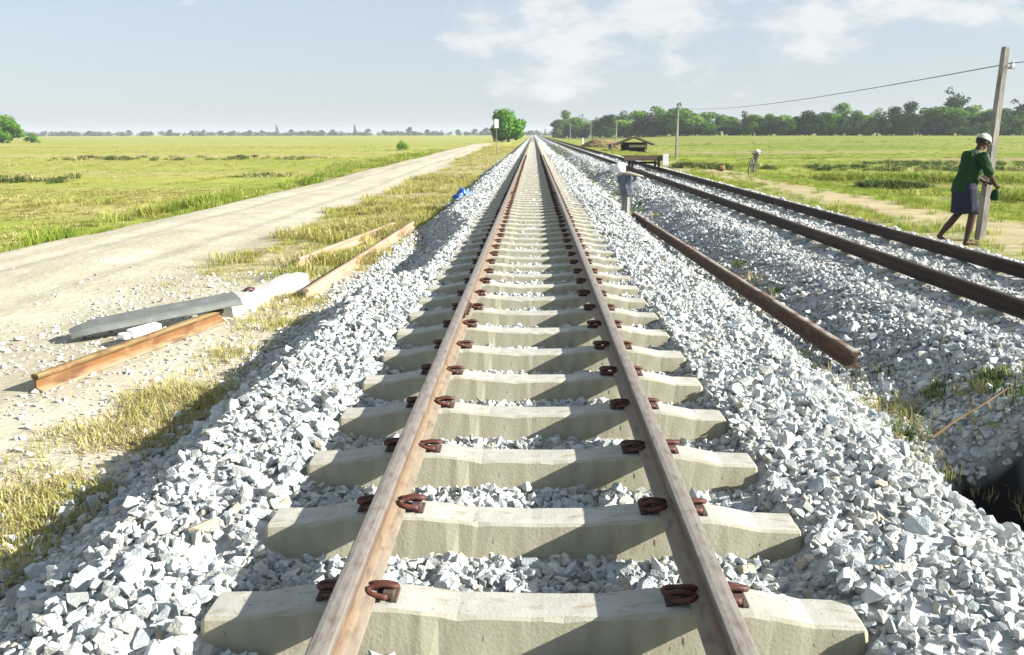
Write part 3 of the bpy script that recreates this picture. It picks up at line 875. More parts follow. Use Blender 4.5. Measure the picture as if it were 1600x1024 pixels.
# hollow steel trough sleeper, open end towards the concrete one
tr = MB()
prof = [(-0.19, 0.0), (-0.165, 0.032), (-0.13, 0.046), (0.13, 0.046), (0.165, 0.032), (0.19, 0.0)]
inner = [(x * 0.94, z - 0.008) for x, z in prof]
loop = prof + inner[::-1]
sts = [(0.0, 0.50, -0.035), (0.10, 0.72, -0.015), (0.25, 0.92, 0.0), (0.7, 1.0, 0.004), (1.15, 1.0, 0.0), (1.40, 1.0, 0.004), (1.52, 1.03, 0.0)]
vs = []
for (y, sc, dz) in sts: vs += [(x * sc, y, z + dz) for x, z in loop]
n = len(loop); fs = []
for i in range(len(sts) - 1):
    for k in range(n): fs.append((i * n + k, i * n + (k + 1) % n, (i + 1) * n + (k + 1) % n, (i + 1) * n + k))
for base in (0, (len(sts) - 1) * n):
    for k in range(len(prof) - 1):
        fs.append((base + k, base + k + 1, base + n - 2 - k, base + n - 1 - k))
tr.add(vs, fs)
to = tr.build('trough_sleeper', M['steel'])
to.location = (-4.22, 7.28, gz1(-3.7, 7.6) + 0.085); to.rotation_euler = (R(5.5), R(6), R(-56))
tag(to, 'grey hollow steel trough sleeper resting tilted behind the orange rail offcut', 'sleeper')
wb = MB().box((0, 0, 0), (0.30, 0.10, 0.07)).box((-0.19, 0.01, -0.01), (0.10, 0.085, 0.055), (0, 0.2, 0.3))
wo = wb.build('white_block', M['white'], bevel=0.014, loc=(-3.50, 7.22, gz1(-3.5, 7.2) + 0.12), rot=(0.1, -0.05, R(60)))
tag(wo, 'small white block wedged between rusty rail offcut and grey trough sleeper', 'block')

# crumpled blue plastic bag on the ballast edge
bm = bmesh.new(); bmesh.ops.create_icosphere(bm, subdivisions=3, radius=1)
for v in bm.verts:
    n = v.co.normalized()
    k = 1 + 0.30 * math.sin(5 * n.x + 2 * n.z) * math.cos(4 * n.y + 1.3) + random.uniform(-0.09, 0.09)
    v.co = Vector((n.x * 0.20 * k, n.y * 0.17 * k, max(n.z * 0.14 * k, -0.05)))
    if n.z > 0.75: v.co.z += 0.07 * random.random()
me = bpy.data.meshes.new('plastic_bag'); bm.to_mesh(me); bm.free()
tag(link_mesh('plastic_bag', me, M['blue_bag'], None, (-1.66, 19.9, bz1(-1.66, 19.9) + 0.05)), 'crumpled blue plastic bag lying on the edge of the ballast', 'bag')
for i, (x, y, a, l) in enumerate(((-2.35, 19.6, 0.5, 0.9), (-2.05, 20.6, 1.2, 0.6))):
    st = MB().tube([(-l / 2, 0, 0), (-l / 6, 0.03, 0.05), (l / 6, -0.02, 0.06), (l / 2, 0.02, 0.02)], [0.016, 0.014, 0.012, 0.006], 6)
    tag(st.build('stick', M['bark'], loc=(x, y, max(gz1(x, y), bz1(x, y)) + 0.03), rot=(0, 0, a)), ('longer dry stick on the grass edge near the blue bag', 'shorter dry stick on the stones near the blue bag')[i], 'stick')
st = MB().tube([(0, 0, 0), (0.16, 0.05, 0.07), (0.36, 0.08, 0.16), (0.56, 0.16, 0.22)], [0.007, 0.006, 0.005, 0.002], 6)
tag(st.build('dead_branch', M['sacking'], loc=(2.22, 4.42, -0.24), rot=(0, 0, 0.15)), 'bare brown branch leaning out of weeds above the dark hollow', 'branch')

# ------------------------------------------------------------------ grass and weeds
def tuft_mesh(name, material, n, hgt, spread, width, seed, lean=0.5, leaf=False):
    r = random.Random(seed); vs, fs = [], []
    for i in range(n):
        a = r.uniform(0, 6.283); d = spread * math.sqrt(r.random())
        bx, by = d * math.cos(a), d * math.sin(a)
        la = a + r.uniform(-1.2, 1.2); le = lean * r.uniform(0.2, 1.0)
        h = hgt * r.uniform(0.45, 1.0); w = width * r.uniform(0.6, 1.2)
        px, py = -math.sin(la + r.uniform(-.8, .8)) * w / 2, math.cos(la) * w / 2
        b = len(vs)
        mx, my = bx + math.cos(la) * h * le * 0.35, by + math.sin(la) * h * le * 0.35
        tx, ty = bx + math.cos(la) * h * le, by + math.sin(la) * h * le
        k = 1.5 if leaf else 0.8
        vs += [(bx - px, by - py, -0.03), (bx + px, by + py, -0.03), (mx + px * k, my + py * k, h * 0.6), (mx - px * k, my - py * k, h * 0.6), (tx, ty, h * (0.95 - 0.25 * le))]
        fs += [(b, b + 1, b + 2, b + 3), (b + 3, b + 2, b + 4)]
    me = bpy.data.meshes.new(name); me.from_pydata(vs, [], fs); me.materials.append(material); me.update()
    return bpy.data.objects.new(name, me)


proto_collection('meadow_kinds', [tuft_mesh('meadow_kind_%d' % i, M['grass'] if i < 4 else M['dry_grass'], 40, 1.0, 0.95, 0.055, 200 + i, 1.15) for i in range(6)])
proto_collection('green_kinds', [tuft_mesh('green_kind_%d' % i, M['green_grass'] if i < 4 else M['grass'], 40, 1.0, 0.9, 0.055, 300 + i, 1.05) for i in range(6)])
proto_collection('dry_kinds', [tuft_mesh('dry_kind_%d' % i, M['dry_grass'] if i < 4 else M['grass'], 26, 1.0, 0.8, 0.05, 400 + i, 0.9) for i in range(6)])
proto_collection('weed_kinds', [tuft_mesh('weed_kind_%d' % i, M['weed'] if i < 4 else M['dry_grass'], 40, 1.0, 0.8, 0.055, 500 + i, 1.2, True) for i in range(5)])


def grass(name, label, pts, h, coll, hv=0.3, wide=1.0):
    x, y = pts[:, 0], pts[:, 1]; n = len(x)
    hh = np.asarray(h) * rng.uniform(1 - hv, 1 + hv, n)
    z = np.maximum(gz(x, y), np.where((x > -2.95) & (x < 7.2), ballast_z(x, y), -9))
    rot = np.zeros((n, 3)); rot[:, 2] = rng.uniform(0, 6.283, n)
    w = np.maximum(hh, 0.14) * wide
    o = scatter(name, np.stack([x, y, z], -1), rot, np.stack([w, w, hh], -1), rng.integers(0, len(coll.objects), n), coll)
    return tag(o, label, 'grass')


def sel(p, prob):
    return p[rng.uniform(0, 1, len(p)) < prob(p[:, 0], p[:, 1])]


def fan(x_edge, side, y0, y1, dens, ang=0.72):
    """points from an edge outwards as far as the view (plus margin) needs"""
    a = rand_pts(0, 1, y0, y1, dens * 1.0 * (abs(y1 * ang - x_edge) + 6))
    w = np.maximum(a[:, 1] * ang + 6 - x_edge, 1)
    keep = rng.uniform(0, 1, len(a)) < w / (abs(y1 * ang - x_edge) + 6)
    a = a[keep]; w = w[keep]
    return np.stack([side * (x_edge + a[:, 0] * w), a[:, 1]], -1)


off_road = lambda x, y: 1 - np.clip(road_mask(x, y) * 1.6, 0, 1)
# field to the left of the dirt road
p = np.concatenate([fan(9.0, -1, 9, 35, 6), fan(9.0, -1, 35, 80, 1.4), fan(9.0, -1, 80, 170, 0.2)])
p = sel(p, lambda x, y: off_road(x, y) * (0.45 + 0.55 * sstep(0.35, 0.6, fbm(x / 6, y / 3, 81))))
hgt = (0.05 + 0.07 * fbm(p[:, 0] / 3, p[:, 1] / 3, 82)) * (1 + sstep(50, 140, p[:, 1]) * 0.6) + 0.8 * np.clip(bund(p[:, 0], p[:, 1]), 0, 1)
grass('field_grass', 'yellow-green short grass of the open field beyond the dirt road', p, hgt, PROTO['meadow_kinds'], wide=2.2)
# taller verge along the field side of the road
p = np.concatenate([rand_pts(-11.0, -8.2, 9, 45, 16), rand_pts(-13.5, -8.6, 45, 110, 4)])
drift = -np.clip((p[:, 1] - 30) / 70.0, 0, 2.0) * 1.6
p[:, 0] += drift
p = sel(p, lambda x, y: off_road(x, y) * sstep(0.28, 0.55, fbm(x / 1.7, y / 2.6, 83)))
grass('verge_grass', 'taller green tussocks along the field edge of the dirt road', p, 0.06 + 0.46 * sstep(0.38, 0.78, fbm(p[:, 0] / 1.6, p[:, 1] / 2.2, 84)), PROTO['green_kinds'], wide=0.75)
# dry strip between road and ballast
p = np.concatenate([rand_pts(-6.0, -2.3, 9.0, 22, 34), rand_pts(-6.5, -2.1, 9.5, 40, 20), rand_pts(-9.5, -2.2, 40, 130, 4.5)])
p = sel(p, lambda x, y: off_road(x, y) * (0.30 + 0.70 * sstep(0.36, 0.60, fbm(x / 1.3, y / 1.8, 85))) * sstep(9.0, 15, y + 7 * (fbm(x / 1.2, y / 1.2, 86) - 0.5)) * sstep(-2.05, -2.45 , x + 0.2 * (y < 17)))
grass('strip_grass', 'yellow dry grass strip between dirt road and railway ballast', p, 0.05 + 0.22 * sstep(0.3, 0.8, fbm(p[:, 0] / 0.8, p[:, 1] / 1.1, 87)), PROTO['meadow_kinds'])
# sparse straw on the yard by the near ballast slope
p = np.concatenate([rand_pts(-7, -2.25, 2.6, 11, 46), rand_pts(-4.2, -2.2, 2.4, 6.0, 120)])
p = sel(p, lambda x, y: sstep(0.42, 0.60, fbm(x / 0.9, y / 0.9, 88) + 0.16 * (y < 5.5) - 0.10 * (x < -4.2)) * (1 - 0.9 * ((y > 5.4) & (y < 11) & (x < -2.95) & (x > -4.4))) * off_road(x + 1.0, y))
grass('dry_tufts', 'sparse straw-coloured tufts on pale gravel at the foot of the ballast slope', p, 0.05 + 0.09 * fbm(p[:, 0] * 2, p[:, 1] * 2, 89), PROTO['dry_kinds'])
# right: edge of the second track's ballast, path and field
p = np.concatenate([rand_pts(6.6, 12.0, 6, 40, 22), rand_pts(6.6, 13.0, 40, 110, 5)])
p = sel(p, lambda x, y: (1 - 0.92 * path_mask(x, y)) * sstep(6.6, 7.4, x + 0.8 * (fbm(x, y, 90) - 0.5)) * (0.2 + 0.8 * sstep(0.35, 0.55, fbm(x / 1.5, y / 2, 91))))
grass('bank_grass', 'short green-yellow grass beside the footpath past the dark rails', p, 0.08 + 0.14 * fbm(p[:, 0] / 1.2, p[:, 1] / 1.5, 92), PROTO['green_kinds'])
p = np.concatenate([fan(11.5, 1, 9, 40, 6), fan(11.5, 1, 40, 90, 1.4), fan(11.5, 1, 90, 190, 0.2)])
p = sel(p, lambda x, y: 0.4 + 0.6 * sstep(0.35, 0.6, fbm(x / 6, y / 3, 93)))
hgt = (0.06 + 0.10 * fbm(p[:, 0] / 3, p[:, 1] / 2, 94)) * (1 + 0.6 * sstep(50, 140, p[:, 1])) + 1.7 * np.clip(bund(p[:, 0], p[:, 1]), 0, 1) * sstep(0.45, 0.6, fbm(p[:, 0] / 4, p[:, 1] / 9, 95))
grass('meadow_grass', 'green grass of the wide field in front of the tree line', p, hgt, PROTO['green_kinds'], wide=2.0)
rows = []
for (x0, x1, y0, n_, wdt) in ((7.8, 10.5, 45.5, 170, 0.7), (13.5, 16.5, 34.5, 240, 0.5), (15.5, 20, 29.5, 220, 0.5), (24, 40, 62, 260, 1.2), (14, 30, 52, 220, 1.0), (-30, -22, 40, 60, 0.6), (-16, -12, 43, 40, 0.5), (-45, -20, 78, 160, 1.2)):
    t_ = rng.uniform(0, 1, n_)
    rows.append(np.stack([x0 + (x1 - x0) * t_, y0 + rng.normal(0, wdt, n_) + 1.5 * (fbm(t_ * 4, t_ * 0 + y0, 33) - 0.5)], -1))
p = np.concatenate(rows)
p = sel(p, lambda x, y: sstep(0.35, 0.55, fbm(x / 1.5, y / 2.0, 34)))
grass('bund_weeds', 'dark green weed clumps lining the low earth banks of the fields', p, 0.22 + 0.25 * fbm(p[:, 0] / 1.2, p[:, 1], 35), PROTO['weed_kinds'], wide=1.1)
# weeds in the trough between the tracks
p = np.concatenate([rand_pts(2.2, 3.2, 3.6, 5.4, 48), rand_pts(1.9, 2.6, 4.6, 6.2, 6), rand_pts(2.2, 2.75, 8, 10.5, 8), rand_pts(1.9, 2.9, 17, 60, 4), rand_pts(1.8, 3.0, 60, 130, 3)])
p = sel(p, lambda x, y: np.where(y < 5.2, sstep(0.30, 0.55, fbm(x / 0.35, y / 0.35, 96) + 0.02) * (1 - 0.9 * (pit(x, y) > 0.25) * (y > 3.5)) * (1 - 0.75 * (x < 2.4)) * (1 - 0.7 * (y < 4.3)), 0.6))
grass('trough_weeds', 'green weeds and dry stalks growing in the dark hollow between the tracks', p, np.where(p[:, 1] < 6.3, 0.05 + 0.15 * fbm(p[:, 0] * 3, p[:, 1] * 3, 97), 0.16), PROTO['weed_kinds'], wide=0.7)
p = np.concatenate([rand_pts(2.1, 3.2, 4.3, 5.4, 55), rand_pts(2.30, 2.7, 8.2, 10.2, 26), rand_pts(2.0, 2.4, 5.0, 6.0, 14)])
grass('trough_straw', 'yellow-brown straw clumps among the stones beside the long loose rail', p, 0.05 + 0.11 * fbm(p[:, 0] * 3, p[:, 1] * 3, 98), PROTO['dry_kinds'], wide=0.6)

# ------------------------------------------------------------------ trees
def crown_mesh(name, material, blobs, n, leaf, seed, droop=0.0):
    """leaf-sized quads spread through the shells of uneven clumps"""
    r = np.random.default_rng(seed)
    w = np.array([b[3] ** 2 for b in blobs]); w /= w.sum()
    which = r.choice(len(blobs), n, p=w)
    B = np.array([b[:3] for b in blobs])[which]; rad = np.array([b[3] for b in blobs])[which]; fl = np.array([b[4] if len(b) > 4 else 0.8 for b in blobs])[which]
    d = r.normal(size=(n, 3)); d /= np.linalg.norm(d, axis=1)[:, None]
    rr = rad * (0.45 + 0.65 * r.random(n) ** 0.6)
    c = B + d * rr[:, None] * np.stack([np.ones(n), np.ones(n), fl], -1)
    nrm = d + r.normal(size=(n, 3)) * 0.55 + np.array([0, 0, 0.25]); nrm /= np.linalg.norm(nrm, axis=1)[:, None]
    t = np.cross(nrm, r.normal(size=(n, 3))); t /= np.linalg.norm(t, axis=1)[:, None]
    b = np.cross(nrm, t)
    s = leaf * r.uniform(0.5, 1.15, n)[:, None]
    q = np.stack([c - t * s * 0.6, c - b * s * 0.38 + nrm * s * 0.1, c + t * s * 0.6, c + b * s * 0.38 + nrm * s * 0.1], 1).reshape(-1, 3)
    me = bpy.data.meshes.new(name)
    me.vertices.add(n * 4); me.vertices.foreach_set('co', q.ravel())
    me.loops.add(n * 4); me.loops.foreach_set('vertex_index', np.arange(n * 4))
    me.polygons.add(n); me.polygons.foreach_set('loop_start', np.arange(n) * 4); me.polygons.foreach_set('loop_total', np.full(n, 4))
    me.update(calc_edges=True); me.materials.append(material)
    return me


def trunk_mesh(h, r0, limbs, seed):
    r = random.Random(seed); mb = MB()
    pts = [(0, 0, -0.3)] + [(r.uniform(-.12, .12) * k, r.uniform(-.12, .12) * k, h * k / 4) for k in (1, 2, 3, 4)]
    mb.tube(pts, [r0 * 1.4, r0, r0 * 0.85, r0 * 0.65, r0 * 0.4], 7)
    for (z0, tx, ty, tz) in limbs:
        k = min(max(z0 / h * 4, 0.5), 3.9)
        i = int(k); a = Vector(pts[i]).lerp(Vector(pts[i + 1]), k - i)
        t = Vector((tx, ty, tz)); mid = a.lerp(t, 0.5) + Vector((r.uniform(-.2, .2), r.uniform(-.2, .2), 0.25))
        mb.tube([a, mid, t], [r0 * 0.5, r0 * 0.32, r0 * 0.10], 5)
    me = mb.mesh('trunk', smooth=True); me.materials.append(M['bark'])
    return me


def tree_kind(kind, seed):
    """unit-ish trees about 10 m high: returns (trunk mesh, crown mesh)"""
    r = random.Random(seed); bl = []; lim = []
    if kind == 'round':
        for i in range(15):
            a = r.uniform(0, 6.28); d = r.uniform(0.3, 3.0); z = r.uniform(2.6, 8.2); k = 1 - abs(z - 5.0) / 6.5
            bl.append((d * math.cos(a) * k, d * math.sin(a) * k, z, r.uniform(1.1, 1.9)))
        n, leaf, th, tr_ = 2600, 0.55, 5.5, 0.26
    elif kind == 'tall':
        for i in range(14):
            a = r.uniform(0, 6.28); z = r.uniform(3.0, 9.2); d = r.uniform(0.3, 2.3) * (1.25 - z / 13)
            bl.append((d * math.cos(a), d * math.sin(a), z, r.uniform(0.6, 1.5), 0.95))
        n, leaf, th, tr_ = 1500, 0.42, 8.5, 0.20
    elif kind == 'wide':
        for i in range(16):
            a = r.uniform(0, 6.28); d = r.uniform(0.5, 4.6); z = 4.0 + r.uniform(0, 3.6) * (1 - d / 7)
            bl.append((d * math.cos(a), d * math.sin(a), z, r.uniform(1.0, 1.7), 0.6))
        n, leaf, th, tr_ = 2000, 0.5, 5, 0.28
    elif kind == 'dome':
        for i in range(30):
            v = Vector((r.gauss(0, 1), r.gauss(0, 1), r.gauss(0, 1))).normalized() * r.random() ** 0.4
            bl.append((v.x * 3.1, v.y * 3.1, 3.1 + v.z * 2.9, r.uniform(1.0, 1.7)))
        n, leaf, th, tr_ = 9000, 0.46, 3.5, 0.24
    elif kind == 'bush':
        for i in range(14):
            a = r.uniform(0, 6.28); d = r.uniform(0.3, 4.2); z = r.uniform(0.8, 6.4) * (1 - d / 8)
            bl.append((d * math.cos(a), d * math.sin(a), z + 0.5, r.uniform(1.2, 2.0)))
        n, leaf, th, tr_ = 2000, 0.6, 3.5, 0.2
    elif kind == 'bare':
        for i in range(12):
            a = r.uniform(0, 6.28); d = r.uniform(0.5, 2.8); z = r.uniform(4, 9.3)
            bl.append((d * math.cos(a), d * math.sin(a), z, r.uniform(0.6, 1.1)))
        n, leaf, th, tr_ = 650, 0.36, 8, 0.2
    elif kind == 'spire':
        for i in range(12):
            z = 1.5 + i * 0.7; k = (1 - i / 13)
            bl.append((r.uniform(-.3, .3), r.uniform(-.3, .3), z, 0.5 + 1.0 * k, 0.7))
        n, leaf, th, tr_ = 1200, 0.42, 9, 0.16
    for b in bl: lim.append((max(th * 0.35, min(b[2] - 1.2, th * 0.92)), b[0], b[1], b[2]))
    return th, tr_, lim, bl, n, leaf


_tm = {}


def tree(name, kind, leafmat, x, y, h, label, group=None, seed=1, w=1.0, cat='tree'):
    key = (kind, leafmat, seed)
    if key not in _tm:
        th, tr_, lim, bl, n, leaf = tree_kind(kind, seed)
        _tm[key] = (trunk_mesh(th, tr_, lim, seed), crown_mesh('crown', M[leafmat], bl, n, leaf, seed))
    t, c = _tm[key]
    o = tag(empty(name, (x, y, gz1(x, y) - 0.05), random.uniform(0, 6.28)), label, cat, group)
    zt = max(v.co.z for v in c.vertices)
    s = h / zt
    o.scale = (s * w, s * w, s)
    link_mesh('trunk', t, None, o); link_mesh('crown', c, None, o)
    return o


def at_px(px, d):
    """x for a thing seen at photograph column px at distance d along the track"""
    v = px_dir(px, 212)
    return v.x / v.y * d


# lone trees
tree('bushy_tree', 'dome', 'leaf_bright', at_px(794, 205), 205, 8.0, 'lone bright green bushy tree beside the track at the end of the dirt road', seed=3, w=1.0)
tree('bushy_tree', 'dome', 'leaf_bright', at_px(6, 230), 230, 8.2, 'bright green round tree alone at the edge of the open field', seed=4, w=1.05)
tree('shrub', 'bush', 'leaf_mid', at_px(50, 236), 236, 3.0, 'low dark shrub at the foot of the lone round field tree', seed=5, cat='shrub')
tree('shrub', 'bush', 'leaf_pale', at_px(628, 120), 120, 1.5, 'small pale green shrub in the grass field near the dirt road', seed=6, cat='shrub')

G_LINE = 'trees of the tree line behind the green field'
LAB = {
    ('round', 'leaf_dark'): 'dense dark green rounded tree in the tree line behind the field',
    ('round', 'leaf_mid'): 'dense mid-green rounded tree in the tree line behind the field',
    ('round', 'leaf_pale'): 'dense pale yellow-green tree in the tree line behind the field',
    ('tall', 'leaf_dark'): 'tall open dark tree rising above the tree line behind the field',
    ('tall', 'leaf_mid'): 'tall open mid-green tree standing in the tree line behind the field',
    ('wide', 'leaf_mid'): 'wide spreading mid-green tree in the tree line behind the field',
    ('wide', 'leaf_pale'): 'wide spreading pale tree in the tree line behind the field',
    ('bare', 'leaf_grey'): 'thin greyish half-bare tree in the tree line near the tracks',
    ('spire', 'leaf_dark'): 'narrow pointed dark tree in the tree line behind the field',
}
line = [  # photo column, top row, kind, leaves, seed
    (872, 186, 'round', 'leaf_dark', 11), (884, 171, 'tall', 'leaf_mid', 21), (898, 182, 'round', 'leaf_mid', 12), (910, 178, 'bare', 'leaf_grey', 31), (926, 183, 'bare', 'leaf_grey', 32), (938, 187, 'wide', 'leaf_pale', 41),
    (950, 178, 'round', 'leaf_dark', 12), (964, 182, 'round', 'leaf_mid', 11), (975, 172, 'tall', 'leaf_dark', 22), (988, 186, 'wide', 'leaf_pale', 42), (1005, 180, 'round', 'leaf_dark', 13), (1020, 165, 'wide', 'leaf_mid', 43),
    (1034, 178, 'round', 'leaf_dark', 11), (1060, 160, 'tall', 'leaf_dark', 23), (1074, 168, 'wide', 'leaf_mid', 41), (1086, 180, 'round', 'leaf_pale', 12), (1104, 182, 'tall', 'leaf_mid', 21), (1124, 178, 'round', 'leaf_mid', 13),
    (1143, 181, 'round', 'leaf_mid', 12), (1162, 173, 'spire', 'leaf_dark', 51), (1176, 178, 'round', 'leaf_pale', 11), (1198, 177, 'round', 'leaf_mid', 14), (1220, 178, 'round', 'leaf_pale', 13), (1240, 182, 'round', 'leaf_pale', 14),
    (1258, 172, 'round', 'leaf_dark', 14), (1279, 174, 'round', 'leaf_dark', 13), (1300, 176, 'round', 'leaf_mid', 12), (1314, 159, 'tall', 'leaf_mid', 24), (1334, 172, 'round', 'leaf_mid', 14), (1352, 178, 'round', 'leaf_pale', 12),
    (1370, 168, 'tall', 'leaf_mid', 22), (1392, 165, 'tall', 'leaf_dark', 24), (1400, 176, 'round', 'leaf_mid', 11), (1418, 157, 'tall', 'leaf_dark', 21), (1424, 176, 'round', 'leaf_pale', 14), (1444, 178, 'round', 'leaf_mid', 13), (1464, 165, 'wide', 'leaf_mid', 42),
    (1488, 135, 'tall', 'leaf_dark', 25), (1484, 168, 'round', 'leaf_mid', 12), (1506, 166, 'round', 'leaf_mid', 14), (1524, 163, 'wide', 'leaf_pale', 43), (1542, 172, 'round', 'leaf_dark', 11), (1562, 168, 'round', 'leaf_dark', 13),
    (1588, 154, 'tall', 'leaf_dark', 23), (1594, 170, 'round', 'leaf_mid', 12), (1622, 165, 'round', 'leaf_dark', 14), (1650, 160, 'tall', 'leaf_mid', 24), (1684, 168, 'round', 'leaf_mid', 11)]
for i, (px, ty, kind, lm, sd) in enumerate(line):
    d = np.interp(px, [865, 940, 1000, 1100, 1250, 1600], [430, 390, 330, 300, 285, 270]) + random.uniform(-6, 10)
    x = at_px(px, d)
    v = px_dir(px, ty)
    h = CAM_H + v.z / math.hypot(v.x, v.y) * math.hypot(x, d) - gz1(x, d)
    lab = LAB[(kind, lm)]
    grp = G_LINE
    if px == 1488: lab, grp = 'tallest tree with clumped open crown rising above the tree line', None
    if px == 1162: grp = None
    if px == 1650: continue
    tree('tree', kind, lm, x, d, h, lab, grp, sd, w=random.uniform(1.35, 1.8) * (1.0 if kind != 'tall' else 0.8))
# understorey
for i in range(76):
    px = 868 + i * 10.2 + random.uniform(-4, 4)
    d = np.interp(px, [865, 940, 1000, 1100, 1250, 1600], [425, 380, 322, 294, 279, 264])
    tree('bush', 'bush', 'leaf_dark' if i % 3 else 'leaf_mid', at_px(px, d), d + (i % 2) * 14, random.uniform(4.2, 7.0), 'dark leafy bush filling the foot of the tree line' if i % 3 else 'mid-green leafy bush filling the foot of the tree line', 'bushes at the foot of the tree line', 60 + i % 4, cat='bush')
# far trees beyond the left-hand field
for i, (px, ty) in enumerate([(108, 205), (140, 204), (170, 205), (202, 203), (236, 205), (266, 202), (300, 204), (319, 201), (345, 204), (366, 204), (390, 203), (409, 203), (433, 195), (455, 202), (482, 203), (502, 203), (520, 202), (555, 195), (575, 201), (600, 203), (640, 198), (668, 202), (690, 203), (715, 202), (742, 201), (760, 199), (838, 203), (852, 201)]):
    d = random.uniform(1050, 1300)
    x = at_px(px, d); v = px_dir(px, ty)
    h = CAM_H + v.z / math.hypot(v.x, v.y) * math.hypot(x, d) - gz1(x, d)
    k = 'spire' if i % 5 == 2 else 'round'
    tree('tree', k, 'leaf_dark', x, d, h, 'distant hazy dark tree on the horizon beyond the open field' if k == 'round' else 'distant narrow tree on the horizon beyond the open field', 'distant trees along the horizon', 51 if k == 'spire' else 11 + i % 3, w=1.3)
wood_b = []
r = random.Random(5)
for i in range(620):
    px = r.uniform(-500, 900) if i % 5 else r.uniform(820, 2400)
    d = r.uniform(1000, 1350)
    wood_b.append((at_px(px, d), d, gz1(at_px(px, d), d) + r.uniform(0.3, 3.0), r.uniform(3.0, 5.5), 0.65))
wood = link_mesh('distant_wood', crown_mesh('distant_wood', M['far_wood'], wood_b, 30000, 2.4, 77))
tag(wood, 'hazy far-off wood along the horizon behind the fields', 'wood', kind='stuff')

# ------------------------------------------------------------------ poles, wire, signs
def pole(label, x, y, h, group=None, arms=True, r0=0.085, lean=(0.0, 0.0)):
    zb = max(gz1(x, y), bz1(x, y) if x < 7.2 else -9) - 0.15
    o = tag(empty('telegraph_pole', (x, y, zb)), label, 'pole', group)
    o.rotation_euler = (lean[0], lean[1], 0.25)
    mb = MB(); vs = []; n = 8
    for z, k in ((0, 1.0), (h * 0.5, 0.86), (h - 0.02, 0.70), (h + 0.01, 0.62)):
        a, b = r0 * k, r0 * k * 0.8; c = 0.25 * a
        vs += [(-a + c, -b, z), (a - c, -b, z), (a, -b + c, z), (a, b - c, z), (a - c, b, z), (-a + c, b, z), (-a, b - c, z), (-a, -b + c, z)]
    fs = [(i * n + k, i * n + (k + 1) % n, (i + 1) * n + (k + 1) % n, (i + 1) * n + k) for i in range(3) for k in range(n)] + [tuple(range(7, -1, -1)), tuple(range(24, 32))]
    mb.add(vs, fs).build('shaft', M['pole'], o)
    if arms:
        MB().box((0.08, 0, h - 0.32), (0.26, 0.03, 0.035)).build('bracket', M['iron'], o)
        MB().tube([(0.17, 0, h - 0.33), (0.17, 0, h - 0.28), (0.17, 0, h - 0.25), (0.17, 0, h - 0.22)], [0.02, 0.035, 0.024, 0.03], 8).build('insulator', M['white'], o)
    return o


POLES = [(7.72, 14.55, 3.32), (11.2, 66.8, 4.3), (at_px(963, 128), 128, 4.2), (at_px(923, 190), 190, 5.0), (at_px(891, 250), 250, 5.0)]
plabels = ['bare grey concrete telegraph pole that the man in green is touching', 'pale thin telegraph pole in the grass beyond the thatched hut and bicycle', 'distant pale telegraph pole behind the brown straw mound', 'far thin telegraph pole by the greyish half-bare trees', 'farthest small telegraph pole by the dark trees at the tracks']
for (x, y, h), lb in zip(POLES, plabels):
    pole(lb, x, y, h, lean=(0, 0.012) if y < 20 else (0, 0), r0=0.078 if y < 20 else 0.10)


def tops(i):
    x, y, h = POLES[i]
    return Vector((x + 0.16, y + 0.04, gz1(x, y) - 0.15 + h - 0.25))


def wire(a, b, sag, label, r=0.008):
    pts = [a.lerp(b, t) - Vector((0, 0, sag * 4 * t * (1 - t))) for t in np.linspace(0, 1, 18)]
    tag(MB().tube(pts, r, 5).build('telegraph_wire', M['wire']), label, 'wire')


wire(tops(0), tops(1), 0.32, 'thin wire strung from the bare pole by the man to the next pole', 0.010)
wire(tops(1), tops(2), 0.3, 'thin far wire strung between the two distant poles past the hut', 0.012)
wire(tops(0), tops(0) + Vector((0.35, -46, 0.25)), 0.3, 'thin wire running from the bare pole back past the near track', 0.008)

sx, sy = -2.84, 66.0
sg = tag(empty('signal_post', (sx, sy, gz1(sx, sy))), 'thin post with white rectangular board before the lone bushy tree', 'sign')
MB().tube([(0, 0, -0.2), (0, 0, 2.9)], 0.024, 8).build('post', M['pole'], sg)
MB().box((0, -0.05, 2.62), (0.33, 0.03, 0.68)).build('board', M['white'], sg, bevel=0.006)
for i, px, d in ((0, 911, 150),):
    x = at_px(px, d)
    mk = tag(empty('marker_post', (x, d, gz1(x, d))), 'short white marker post at the end of the brown straw mound', 'post')
    MB().box((0, 0, 0.4), (0.26, 0.2, 1.1)).build('shaft', M['white'], mk, bevel=0.03)
    MB().add([(-0.13, -0.1, 0.95), (0.13, -0.1, 0.95), (0.13, 0.1, 0.95), (-0.13, 0.1, 0.95), (0, 0, 1.15)], [(0, 1, 4), (1, 2, 4), (2, 3, 4), (3, 0, 4)]).build('cap', M['white'], mk)

# ------------------------------------------------------------------ hut, straw mound
hx, hy = at_px(991, 92), 92
hut = tag(empty('thatched_hut', (hx, hy, gz1(hx, hy)), R(-12)), 'low open thatched hut in the grass beside the second track', 'hut')
for (x, y) in ((-1.2, -0.9), (1.2, -0.9), (-1.2, 0.9), (1.2, 0.9)):
    MB().tube([(x, y, -0.1), (x, y, 1.15)], 0.06, 6).build('post', M['bark'], hut)


def slab(pts, th):
    """quad lifted into a slab"""
    a, b, c, d = [Vector(p) for p in pts]; n = (b - a).cross(d - a).normalized() * th
    return MB().add([a, b, c, d, a + n, b + n, c + n, d + n], [(0, 3, 2, 1), (4, 5, 6, 7), (0, 1, 5, 4), (1, 2, 6, 5), (2, 3, 7, 6), (3, 0, 4, 7)])


